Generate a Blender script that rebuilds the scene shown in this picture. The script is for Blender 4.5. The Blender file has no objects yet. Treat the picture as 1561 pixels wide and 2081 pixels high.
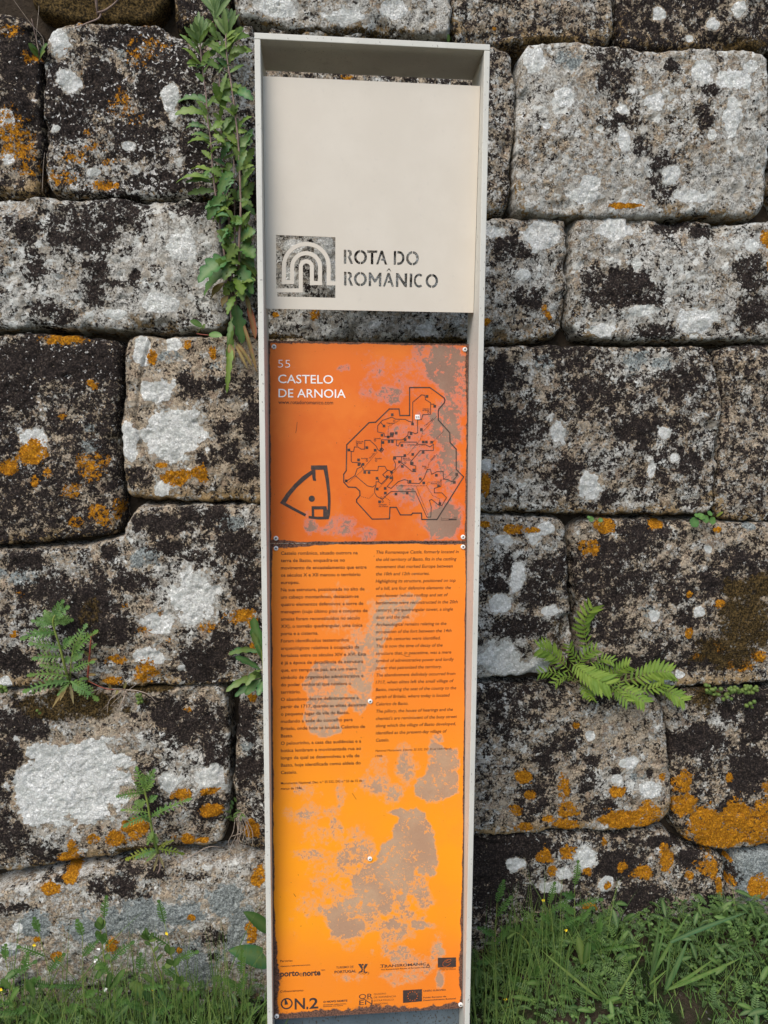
import bpy, math, random
import numpy as np
from mathutils import Vector, Matrix

SC = bpy.context.scene
# ------------------------------------------------------------------ camera
CAM = np.array([0.1464, -1.606, 1.541]); YAW, PITCH, ROLL, FOC = 0.0815, 0.1105, 0.0059, 1449.17
def cam_axes():
    cy, sy, cp, sp = math.cos(YAW), math.sin(YAW), math.cos(PITCH), math.sin(PITCH)
    f = np.array([sy*cp, cy*cp, -sp]); r = np.array([cy, -sy, 0.0]); u = np.cross(r, f)
    c, s = math.cos(ROLL), math.sin(ROLL)
    return c*r+s*u, -s*r+c*u, f
AR, AU, AF = cam_axes()
cd = bpy.data.cameras.new('camera'); co = bpy.data.objects.new('camera', cd); SC.collection.objects.link(co)
cd.sensor_fit = 'VERTICAL'; cd.sensor_height = 24.0; cd.lens = FOC/2081*24.0
cd.clip_start = 0.05; cd.clip_end = 300
M = Matrix.Identity(4)
for i in range(3):
    M[i][0] = AR[i]; M[i][1] = AU[i]; M[i][2] = -AF[i]; M[i][3] = CAM[i]
co.matrix_world = M
SC.camera = co
# ------------------------------------------------------------------ light
SUN_EL, SUN_AZ = math.radians(48), math.radians(212)      # azimuth clockwise from +y (into the wall): behind and left of the camera
world = bpy.data.worlds.new('World'); SC.world = world; world.use_nodes = True
nt = world.node_tree; nt.nodes.clear()
sky = nt.nodes.new('ShaderNodeTexSky'); sky.sky_type = 'NISHITA'; sky.sun_disc = False
sky.sun_elevation = SUN_EL; sky.sun_rotation = SUN_AZ
bg = nt.nodes.new('ShaderNodeBackground'); bg.inputs['Strength'].default_value = 0.10
wo = nt.nodes.new('ShaderNodeOutputWorld')
nt.links.new(sky.outputs[0], bg.inputs[0]); nt.links.new(bg.outputs[0], wo.inputs[0])
sl = bpy.data.lights.new('sun', 'SUN'); sl.energy = 1.7; sl.angle = math.radians(40); sl.color = (1.0, 0.93, 0.84)
so = bpy.data.objects.new('sun', sl); SC.collection.objects.link(so)
sd = Vector((math.sin(SUN_AZ)*math.cos(SUN_EL), math.cos(SUN_AZ)*math.cos(SUN_EL), math.sin(SUN_EL)))
so.rotation_euler = sd.to_track_quat('Z', 'Y').to_euler(); so.location = sd*20
vs = SC.view_settings
vs.view_transform = 'Standard'; vs.look = 'None'; vs.gamma = 1.0; vs.use_curve_mapping = False
vs.exposure = 1.06

# ------------------------------------------------------------------ helpers
rng = random.Random(7)
YW = 0.360                                                # nominal plane of the wall's face
def at(px, py, Y):
    d = AR*((px-780.5)/FOC) + AU*((1040.5-py)/FOC) + AF
    return CAM + d*((Y-CAM[1])/d[1])
def to_px(P):
    v = P - CAM
    w = v@AF
    return 780.5+FOC*(v@AR)/w, 1040.5-FOC*(v@AU)/w
def on_plane(px, py, O, N):
    d = AR*((px-780.5)/FOC) + AU*((1040.5-py)/FOC) + AF
    return CAM + d*(((O-CAM)@N)/(d@N))

def tag(o, label=None, cat=None, group=None, kind=None):
    if label: o['label'] = label
    if cat: o['category'] = cat
    if group: o['group'] = group
    if kind: o['kind'] = kind
    return o
def empty(name, loc, label=None, cat=None, group=None):
    o = bpy.data.objects.new(name, None); SC.collection.objects.link(o)
    o.location = [float(c) for c in loc]; o.empty_display_size = 0.05
    return tag(o, label, cat, group)
def link(name, me, mat=None, parent=None, loc=None):
    o = bpy.data.objects.new(name, me); SC.collection.objects.link(o)
    if mat is not None and not me.materials: me.materials.append(mat)
    if parent is not None: o.parent = parent
    if loc is not None: o.location = [float(c) for c in loc]
    return o
def np_mesh(name, verts, faces, smooth=True, attrs=None):
    """verts (n,3) array, faces (m,k) int array with one k"""
    me = bpy.data.meshes.new(name)
    verts = np.ascontiguousarray(verts, dtype=np.float32); faces = np.ascontiguousarray(faces, dtype=np.int32)
    n, (m, k) = len(verts), faces.shape
    me.vertices.add(n); me.vertices.foreach_set('co', verts.ravel())
    me.loops.add(m*k); me.loops.foreach_set('vertex_index', faces.ravel())
    me.polygons.add(m); me.polygons.foreach_set('loop_start', np.arange(0, m*k, k, dtype=np.int32))
    me.polygons.foreach_set('use_smooth', np.full(m, smooth, dtype=bool))
    if attrs:
        for an, av in attrs.items():
            a = me.attributes.new(an, 'FLOAT', 'POINT'); a.data.foreach_set('value', np.ascontiguousarray(av, dtype=np.float32))
    me.update(calc_edges=True)
    return me
class MB:
    """collects shapes, then links them as one mesh object"""
    def __init__(s): s.v = []; s.f = []
    def add(s, vs, fs):
        b = len(s.v); s.v += [tuple(float(c) for c in v) for v in vs]; s.f += [tuple(i+b for i in f) for f in fs]
    def box(s, x0, x1, y0, y1, z0, z1):
        s.add([(x0,y0,z0),(x1,y0,z0),(x1,y1,z0),(x0,y1,z0),(x0,y0,z1),(x1,y0,z1),(x1,y1,z1),(x0,y1,z1)],
              [(0,3,2,1),(4,5,6,7),(0,1,5,4),(1,2,6,5),(2,3,7,6),(3,0,4,7)])
    def tube(s, pts, radii, n=6):
        pts = [Vector([float(c) for c in p]) for p in pts]; ring = []
        if not hasattr(radii, '__len__'): radii = [radii]*len(pts)
        vs, fs = [], []
        for i, p in enumerate(pts):
            t = (pts[min(i+1, len(pts)-1)]-pts[max(i-1, 0)]).normalized()
            a = t.cross(Vector((0,1,0)) if abs(t.y) < .9 else Vector((1,0,0))).normalized(); b = t.cross(a)
            for k in range(n):
                w = 2*math.pi*k/n; vs.append(p + (a*math.cos(w)+b*math.sin(w))*radii[i])
        for i in range(len(pts)-1):
            for k in range(n):
                k2 = (k+1) % n; fs.append((i*n+k, i*n+k2, (i+1)*n+k2, (i+1)*n+k))
        fs.append(tuple(range(n))[::-1]); fs.append(tuple((len(pts)-1)*n+k for k in range(n)))
        s.add(vs, fs)
    def build(s, name, mat, parent=None, origin=None, smooth=False, bevel=0):
        o0 = np.array(origin if origin is not None else (0,0,0), dtype=float)
        me = bpy.data.meshes.new(name); me.from_pydata([tuple(np.array(v)-o0) for v in s.v], [], s.f); me.update()
        if smooth: me.polygons.foreach_set('use_smooth', [True]*len(me.polygons))
        o = link(name, me, mat, parent)
        if bevel:
            b = o.modifiers.new('bevel', 'BEVEL'); b.width = bevel; b.segments = 2; b.limit_method = 'ANGLE'
        return o

# numpy noise ------------------------------------------------------
def _h(ix, iy, seed):
    h = (ix.astype(np.int64)*374761393 + iy.astype(np.int64)*668265263 + seed*1442695041) & 0x7fffffff
    h = ((h ^ (h >> 13))*1274126177) & 0x7fffffff
    h = h ^ (h >> 16)
    return (h & 0xffff)/65535.0
def vnoise(x, y, seed):
    xi = np.floor(x); yi = np.floor(y); fx = x-xi; fy = y-yi
    fx = fx*fx*fx*(fx*(fx*6-15)+10); fy = fy*fy*fy*(fy*(fy*6-15)+10)
    a = _h(xi, yi, seed); b = _h(xi+1, yi, seed); c = _h(xi, yi+1, seed); d = _h(xi+1, yi+1, seed)
    return (a*(1-fx)+b*fx)*(1-fy) + (c*(1-fx)+d*fx)*fy
def fbm(x, y, octv, seed, rough=.5):
    s = 0; amp = 1; tot = 0
    for i in range(octv):
        s = s + amp*(vnoise(x*2**i+i*17.3, y*2**i-i*9.1, seed+i)-.5); tot += amp; amp *= rough
    return s/tot*2                                         # about -1..1
def sstep(a, b, x):
    t = np.clip((x-a)/(b-a), 0, 1); return t*t*(3-2*t)
def chaikin(P, it=2, q=.25):
    P = np.array(P, float)
    for _ in range(it):
        N = np.roll(P, -1, 0); P = np.stack([P*(1-q)+N*q, P*q+N*(1-q)], 1).reshape(-1, 2)
    return P
def poly_sdf(x, y, P):
    """signed distance, positive inside"""
    d = np.full(x.shape, 1e9); ins = np.zeros(x.shape, bool)
    for (ax, ay), (bx, by) in zip(P, np.roll(P, -1, 0)):
        ex, ey = bx-ax, by-ay; wx, wy = x-ax, y-ay
        t = np.clip((wx*ex+wy*ey)/(ex*ex+ey*ey+1e-12), 0, 1)
        d = np.minimum(d, (wx-ex*t)**2+(wy-ey*t)**2)
        c = ((ay > y) != (by > y)) & (x < (bx-ax)*(y-ay)/((by-ay) if abs(by-ay) > 1e-12 else 1e-12)+ax)
        ins ^= c
    return np.where(ins, 1, -1)*np.sqrt(d)

# node helpers -----------------------------------------------------
class NT:
    def __init__(s, name):
        s.m = bpy.data.materials.new(name); s.m.use_nodes = True; s.t = s.m.node_tree; s.t.nodes.clear()
        s.out = s.t.nodes.new('ShaderNodeOutputMaterial'); s.x = 0
    def n(s, typ, **kw):
        nd = s.t.nodes.new(typ); s.x += 40; nd.location = (s.x, 0)
        for k, v in kw.items(): setattr(nd, k, v)
        return nd
    def put(s, sock, v):
        if hasattr(v, 'node'): s.t.links.new(v, sock)
        elif isinstance(v, tuple) and len(v) == 3 and sock.type == 'RGBA': sock.default_value = (*v, 1)
        else: sock.default_value = v
    def math(s, op, a, b=0.0, c=None, clamp=False):
        nd = s.n('ShaderNodeMath', operation=op, use_clamp=clamp); s.put(nd.inputs[0], a); s.put(nd.inputs[1], b)
        if c is not None: s.put(nd.inputs[2], c)
        return nd.outputs[0]
    def ss(s, v, a, b):
        nd = s.n('ShaderNodeMapRange', interpolation_type='SMOOTHSTEP'); s.put(nd.inputs[0], v)
        nd.inputs[1].default_value = a; nd.inputs[2].default_value = b; return nd.outputs[0]
    def mix(s, f, a, b, mode='MIX'):
        nd = s.n('ShaderNodeMix', data_type='RGBA', blend_type=mode); s.put(nd.inputs[0], f); s.put(nd.inputs[6], a); s.put(nd.inputs[7], b)
        return nd.outputs[2]
    def noise(s, co, scale, detail=6, rough=.6, dist=0.0, off=None, stretch=None):
        if off is not None or stretch is not None:
            mp = s.n('ShaderNodeMapping'); s.put(mp.inputs[0], co)
            if off is not None: mp.inputs['Location'].default_value = off
            if stretch is not None: mp.inputs['Scale'].default_value = stretch
            co = mp.outputs[0]
        nd = s.n('ShaderNodeTexNoise'); s.put(nd.inputs['Vector'], co); nd.inputs['Scale'].default_value = scale
        nd.inputs['Detail'].default_value = detail; nd.inputs['Roughness'].default_value = rough; nd.inputs['Distortion'].default_value = dist
        return nd.outputs[0]
    def attr(s, name):
        nd = s.n('ShaderNodeAttribute', attribute_name=name); return nd.outputs['Fac']
    def coords(s, which='Object'):
        return s.n('ShaderNodeTexCoord').outputs[which]
    def principled(s, col, rough=.8, spec=.3, metal=0.0, bump=None, bstr=.5, bdist=.003):
        p = s.n('ShaderNodeBsdfPrincipled'); s.put(p.inputs['Base Color'], col); s.put(p.inputs['Roughness'], rough)
        s.put(p.inputs['Specular IOR Level'], spec); s.put(p.inputs['Metallic'], metal)
        if bump is not None:
            b = s.n('ShaderNodeBump'); b.inputs['Strength'].default_value = bstr; b.inputs['Distance'].default_value = bdist
            s.put(b.inputs['Height'], bump); s.t.links.new(b.outputs[0], p.inputs['Normal'])
        return p
    def finish(s, sh):
        s.t.links.new(sh.outputs[0] if hasattr(sh, 'outputs') else sh, s.out.inputs[0]); return s.m
# ------------------------------------------------------------------ materials
def mat_stone():
    t = NT('lichen_granite'); co = t.coords()
    g = t.noise(co, 210, 4, .65); g2 = t.noise(co, 75, 5, .6, off=(3.1, 1.7, .4))
    def two(s1, s2, k, off):
        return t.math('ADD', t.math('MULTIPLY', t.noise(co, s1, 8, .68, .25, off=off), 1-k), t.math('MULTIPLY', t.noise(co, s2, 5, .7, .5, off=off), k))
    nd = two(44, 150, .48, (.2, .5, .9)); npale = two(30, 115, .42, (7.7, 2.2, 5.1))
    nw = two(50, 150, .25, (1.3, 9.2, 2.1)); no = two(48, 140, .5, (4.3, 3.2, 8.1))
    nb = two(34, 120, .45, (2.3, 6.2, 1.1)); nm = two(40, 130, .45, (9.3, .2, 3.1))
    nspk = t.noise(co, 95, 4, .62, .4, off=(.5, 4.4, 7.0))
    def mask(n, attr, w=.018):
        return t.ss(t.math('ADD', n, t.attr(attr)), .5-w, .5+w)
    m_p = mask(npale, 'pale', .03); m_d = mask(nd, 'dark', .016); m_w = mask(nw, 'white', .014)
    m_b = mask(nb, 'blue', .03); m_o = mask(no, 'orange', .02); m_m = mask(nm, 'moss', .05)
    m_s = t.ss(t.math('ADD', nspk, t.attr('speck')), .5, .54)
    wv = t.n('ShaderNodeVectorMath', operation='ADD'); t.put(wv.inputs[0], co); wn = t.n('ShaderNodeTexNoise'); t.put(wn.inputs['Vector'], co); wn.inputs['Scale'].default_value = 90; wn.inputs['Detail'].default_value = 4
    ws = t.n('ShaderNodeVectorMath', operation='SCALE'); t.put(ws.inputs[0], wn.outputs[1]); ws.inputs['Scale'].default_value = .022; t.put(wv.inputs[1], ws.outputs[0])
    vc = t.n('ShaderNodeTexVoronoi', feature='F1'); t.put(vc.inputs['Vector'], wv.outputs[0]); vc.inputs['Scale'].default_value = 62
    vor = t.n('ShaderNodeTexVoronoi', feature='DISTANCE_TO_EDGE'); t.put(vor.inputs['Vector'], wv.outputs[0]); vor.inputs['Scale'].default_value = 150; crack = t.ss(vor.outputs[0], .0, .16)
    sep = t.n('ShaderNodeSeparateColor'); t.put(sep.inputs[0], vc.outputs['Color']); cell, cell2 = sep.outputs[0], sep.outputs[1]
    # granite: tan body, brown and pale mineral grains
    base = t.mix(t.ss(g, .38, .62), (.078, .058, .041), (.46, .370, .262))
    base = t.mix(t.math('MULTIPLY', t.ss(g2, .42, .66), .6), base, (.305, .238, .165))
    base = t.mix(t.math('MULTIPLY', t.ss(cell, .55, .95), .6), base, (.37, .318, .245))
    base = t.mix(t.math('MULTIPLY', t.ss(cell2, .35, .0), .5), base, (.20, .135, .095))
    base = t.mix(t.attr('ochre'), base, t.mix(g, (.10, .06, .02), (.38, .24, .09)))
    pale = t.mix(t.ss(g, .38, .60), (.20, .185, .16), (.50, .48, .43)); pale = t.mix(t.ss(cell2, .55, 1.0), pale, (.56, .555, .51)); pale = t.mix(t.math('MULTIPLY', t.ss(cell, .45, .0), .7), pale, (.285, .24, .18)); pale = t.mix(crack, t.mix(.72, (.10, .09, .08), pale), pale)
    col = t.mix(m_p, base, pale)
    blue = t.mix(t.ss(g, .38, .62), (.13, .142, .138), (.35, .375, .355)); blue = t.mix(crack, t.mix(.5, (.08, .085, .08), blue), blue)
    col = t.mix(m_b, col, blue)
    dark = t.mix(t.ss(g, .46, .72), (.015, .0115, .0105), (.080, .060, .048))
    col = t.mix(m_d, col, dark)
    col = t.mix(m_s, col, t.mix(g2, (.42, .39, .35), (.70, .68, .64)))
    white = t.mix(t.ss(g, .34, .6), (.56, .55, .51), (.86, .85, .80))
    white = t.mix(t.math('MULTIPLY', t.ss(cell, .4, .9), .5), white, (.57, .585, .53)); white = t.mix(t.math('MULTIPLY', t.ss(g2, .52, .70), .45), white, (.44, .43, .39)); white = t.mix(crack, t.mix(.80, (.25, .24, .22), white), white)
    col = t.mix(m_w, col, white)
    orange = t.mix(t.ss(g, .36, .62), (.34, .115, .006), (.70, .305, .018))
    orange = t.mix(crack, t.mix(.6, (.12, .05, .01), orange), orange)
    col = t.mix(m_o, col, orange)
    moss = t.mix(t.ss(g, .38, .66), (.014, .010, .005), (.125, .080, .028))
    col = t.mix(m_m, col, moss)
    h = t.math('MULTIPLY', g, .55)
    h = t.math('ADD', h, t.math('MULTIPLY', g2, .7))
    h = t.math('ADD', h, t.math('MULTIPLY', m_d, .35)); h = t.math('ADD', h, t.math('MULTIPLY', m_p, .3))
    h = t.math('ADD', h, t.math('MULTIPLY', t.math('MULTIPLY', m_w, crack), .4))
    h = t.math('ADD', h, t.math('MULTIPLY', t.math('MULTIPLY', m_o, crack), .55)); h = t.math('ADD', h, t.math('MULTIPLY', m_m, .6))
    return t.finish(t.principled(col, .95, .10, 0, h, .95, .0044))

def mat_soil():
    t = NT('soil'); co = t.coords(); n = t.noise(co, 60, 7, .65); c = t.mix(n, (.012, .010, .008), (.085, .062, .042))
    return t.finish(t.principled(c, .95, .1, 0, t.noise(co, 120, 6, .7), .9, .01))

def mat_metal(name, c0, c1, worn, chips=.70, rough=.5, streak=False):
    """coated sheet steel with faint dirt, scuffs and small chips"""
    t = NT(name); co = t.coords()
    d = t.noise(co, 9, 5, .6, 0, stretch=(1, 1, .35)); f = t.noise(co, 60, 4, .6)
    c = t.mix(t.ss(d, .35, .7), c0, c1)
    c = t.mix(t.math('MULTIPLY', t.ss(f, .60, .80), .22), c, worn)
    ch = t.noise(co, 230, 3, .6, 0, stretch=(1, 1, .45)); chm = t.ss(t.math('ADD', ch, t.math('MULTIPLY', d, .15)), chips, chips+.03)
    c = t.mix(chm, c, worn)
    if streak:
        st = t.noise(co, 26, 4, .6, 0, stretch=(1, 1, .12), off=(2, 1, 4))
        c = t.mix(t.math('MULTIPLY', t.ss(st, .62, .75), .30), c, (.30, .27, .22))
    c = t.mix(t.attr('smudge'), c, (.34, .325, .30))
    c = t.mix(t.attr('rusty'), c, (.42, .17, .06))
    return t.finish(t.principled(c, rough, .35, 0, t.noise(co, 300, 2, .5), .05, .0008))

def mat_orange(name, c_lo, c_hi, k=1.0):
    wc = lambda r_, g_, b_: (r_*k, g_*k, b_*(.3+.7*k))
    t = NT(name); co = t.coords()
    n1 = t.noise(co, 30, 8, .70, .3); n2 = t.noise(co, 110, 6, .7, .6, off=(3, 1, 2)); n3 = t.noise(co, 10, 4, .6, 0, off=(1, 5, 2))
    g = t.noise(co, 260, 3, .6); lit_tone = t.attr('lit_tone')
    c = t.mix(lit_tone, c_lo, c_hi)  # paint hue shift with sky light put into the colour
    c = t.mix(t.math('MULTIPLY', t.ss(n3, .4, .75), .35), c, (.80, .235, .03))
    wear = t.math('ADD', t.attr('wear'), t.math('ADD', t.math('MULTIPLY', t.math('SUBTRACT', n1, .5), .95), t.math('MULTIPLY', t.math('SUBTRACT', n2, .5), 1.05)))
    c = t.mix(t.math('MULTIPLY', t.ss(wear, .18, .5), .7), c, (.68*k**.5, .32*k, .15))          # chalky half-worn rim
    w = t.ss(wear, .47, .53)
    c = t.mix(w, c, t.mix(t.ss(n3, .35, .7), t.mix(g, wc(.36, .20, .115), wc(.45, .27, .165)), t.mix(g, wc(.43, .26, .15), wc(.52, .34, .205))))
    rust = t.math('ADD', t.attr('rust'), t.math('MULTIPLY', t.math('SUBTRACT', n2, .5), .9))
    r = t.ss(rust, .46, .54)
    c = t.mix(t.math('MULTIPLY', t.ss(rust, .28, .46), .4), c, (.40, .13, .03))
    c = t.mix(r, c, t.mix(t.ss(g, .35, .65), (.050, .028, .021), (.20, .095, .06)))
    sp = t.noise(co, 190, 3, .55, .5, off=(8, 2, 1)); spm = t.ss(t.math('ADD', sp, t.attr('pits')), .73, .76)
    c = t.mix(spm, c, (.10, .045, .025))
    rough = t.math('ADD', .48, t.math('MULTIPLY', t.math('MAXIMUM', w, r), .35))
    h = t.math('SUBTRACT', t.math('MULTIPLY', g, .15), t.math('ADD', t.math('MULTIPLY', w, .25), t.math('MULTIPLY', spm, .3)))
    return t.finish(t.principled(c, rough, .25, 0, h, .35, .0012))

def mat_ink(name, col, fadecol, amount=.35):
    t = NT(name); co = t.coords(); n = t.noise(co, 90, 5, .7); n2 = t.noise(co, 12, 4, .6, off=(2, 2, 2))
    c = t.mix(t.math('MULTIPLY', t.ss(t.math('ADD', t.math('MULTIPLY', n, .6), t.math('MULTIPLY', n2, .5)), .52, .75), amount), col, fadecol)
    return t.finish(t.principled(c, .6, .2))

def mat_leaf(name, a, b, c=None, trans=.22, rough=.42, spec=.22):
    """leaf: colour varies from leaf to leaf and along the blade"""
    t = NT(name); oi = t.n('ShaderNodeObjectInfo').outputs['Random']; co = t.coords()
    v = t.math('FRACT', t.math('ADD', oi, t.attr('var')))
    n = t.noise(co, 55, 4, .6)
    col = t.mix(v, a, b)
    if c is not None: col = t.mix(t.math('MULTIPLY', t.ss(t.math('ADD', t.math('MULTIPLY', v, .5), t.math('MULTIPLY', n, .7)), .55, .8), .75), col, c)
    col = t.mix(t.math('MULTIPLY', t.ss(n, .3, .7), .35), col, t.mix(.5, col, (0.01, .015, .004)))
    rib = t.attr('rib'); col = t.mix(t.math('MULTIPLY', rib, .35), col, (.30, .36, .14))
    p = t.principled(col, rough, spec, 0, t.math('ADD', t.noise(co, 160, 3, .6), t.math('MULTIPLY', rib, .5)), .35, .002)
    tr = t.n('ShaderNodeBsdfTranslucent'); t.put(tr.inputs[0], t.mix(.5, col, (.16, .25, .02)))
    mx = t.n('ShaderNodeMixShader'); mx.inputs[0].default_value = trans
    t.t.links.new(p.outputs[0], mx.inputs[1]); t.t.links.new(tr.outputs[0], mx.inputs[2])
    return t.finish(mx)
def mat_plain(name, a, b, rough=.7, scale=80, spec=.3, metal=0.0):
    t = NT(name); co = t.coords(); n = t.noise(co, scale, 5, .6)
    return t.finish(t.principled(t.mix(t.ss(n, .3, .7), a, b), rough, spec, metal, n, .3, .002))

MAT = dict(
    stone=mat_stone(), soil=mat_soil(),
    frame=mat_metal('grey_green_steel', (.52, .50, .44), (.61, .59, .52), (.20, .18, .155), .735, .55, True),
    header=mat_metal('beige_steel', (.600, .532, .440), (.628, .560, .467), (.40, .375, .34), .83, .5),
    bar=mat_metal('blue_grey_steel', (.085, .11, .125), (.13, .16, .18), (.06, .05, .04), .66, .6),
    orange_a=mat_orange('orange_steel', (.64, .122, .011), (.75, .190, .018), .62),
    orange_b=mat_orange('yellow_orange_steel', (.80, .205, .020), (.90, .315, .012)),  # brighter, yellower: sky light on the tilted sheet put into its paint
    ink=mat_ink('dark_ink', (.045, .022, .018), (.30, .12, .05), .5),
    map_ink=mat_ink('grey_brown_ink', (.050, .036, .032), (.20, .11, .07), .5),
    white_ink=mat_ink('white_ink', (.83, .82, .79), (.80, .55, .40), .35),
    screw=mat_plain('zinc', (.72, .70, .66), (.85, .83, .78), .35, 300, .5, .0),
    socket=mat_plain('socket_steel', (.06, .06, .06), (.20, .20, .20), .5, 300),
    weed=mat_leaf('weed_leaf', (.125, .215, .026), (.085, .190, .050), (.22, .31, .040), .25, .40),
    weed_low=mat_leaf('low_weed_leaf', (.065, .165, .032), (.030, .165, .095), (.17, .22, .030), .22, .38),
    sprout=mat_leaf('young_leaf', (.13, .21, .055), (.10, .18, .065), None, .25),
    red_leaf=mat_leaf('withered_red_leaf', (.30, .075, .040), (.24, .11, .045), (.20, .16, .05), .2, .6),
    dry_leaf=mat_leaf('dry_leaf', (.22, .15, .08), (.30, .17, .06), None, .2, .7),
    stem=mat_plain('purple_brown_stem', (.14, .09, .075), (.27, .19, .15), .6, 60),
    green_stem=mat_plain('green_stem', (.13, .18, .035), (.24, .27, .06), .5, 60),
    red_stem=mat_plain('red_stem', (.20, .035, .025), (.32, .09, .05), .5, 60),
    twig=mat_plain('dry_twig', (.18, .135, .10), (.36, .29, .23), .8, 90),
    fern=mat_leaf('fern_leaf', (.125, .225, .020), (.165, .27, .026), (.22, .31, .035), .28, .48),
    rag=mat_leaf('lobed_leaf', (.11, .21, .036), (.065, .185, .065), (.18, .27, .045), .22, .45),
    yellow_rag=mat_leaf('yellowing_leaf', (.20, .22, .02), (.14, .20, .02), None, .2),
    penny=mat_leaf('fleshy_leaf', (.075, .175, .045), (.105, .22, .050), None, .18, .32),
    bead=mat_leaf('bead_leaf', (.115, .185, .045), (.16, .22, .050), None, .15, .4),
    grass=mat_leaf('grass_blade', (.026, .092, .015), (.080, .175, .024), (.18, .24, .055), .25, .5),
    blue_grass=mat_leaf('blue_green_blade', (.040, .120, .050), (.075, .150, .040), None, .25, .45),
    cover=mat_leaf('clover_leaf', (.013, .060, .010), (.026, .096, .022), (.085, .17, .026), .2, .5),
    vetch=mat_leaf('vetch_leaf', (.040, .115, .022), (.072, .165, .028), None, .25, .5),
    yellow=mat_plain('yellow_petal', (.75, .50, .01), (.85, .62, .02), .5),
    white_petal=mat_plain('white_petal', (.75, .74, .66), (.85, .83, .76), .6),
    pebble=mat_plain('pale_pebble', (.16, .17, .18), (.42, .43, .43), .85, 70),
    dry_pale=mat_plain('pale_dead_leaf', (.34, .38, .34), (.48, .52, .48), .7, 40),
)

# ------------------------------------------------------------------ ground
def ground_z(x, y):
    x = np.asarray(x, float); y = np.asarray(y, float)
    return -.15 + .20*sstep(.42, .80, x)*sstep(-1.3, .10, y) + .02*fbm(x*3, y*3, 3, 5) + .008*fbm(x*18, y*18, 3, 9)
def make_ground():
    xs = np.concatenate([np.linspace(-60, -2.2, 24), np.linspace(-2.1, 2.6, 190), np.linspace(2.7, 60, 24)])
    ys = np.concatenate([np.linspace(-60, -2.6, 24), np.linspace(-2.5, .50, 124)])
    X, Y = np.meshgrid(xs, ys); Z = ground_z(X, Y)
    nx, ny = len(xs), len(ys); idx = np.arange(nx*ny).reshape(ny, nx)
    F = np.stack([idx[:-1,:-1], idx[:-1,1:], idx[1:,1:], idx[1:,:-1]], -1).reshape(-1, 4)
    t = NT('grassy_soil'); co = t.coords('Object'); n = t.noise(co, 9, 6, .6); m = t.noise(co, 140, 5, .7)
    c = t.mix(t.ss(n, .40, .60), t.mix(m, (.018, .014, .010), (.10, .075, .05)), t.mix(m, (.010, .020, .006), (.030, .05, .014)))
    c = t.mix(t.ss(t.noise(co, 60, 3, .5, off=(3, 3, 3)), .66, .70), c, (.17, .16, .15))
    mat = t.finish(t.principled(c, .95, .1, 0, m, 1.0, .012))
    o = link('ground', np_mesh('ground', np.stack([X, Y, Z], -1).reshape(-1, 3), F), mat)
    tag(o, None, None, None, 'structure')
make_ground()

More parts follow.
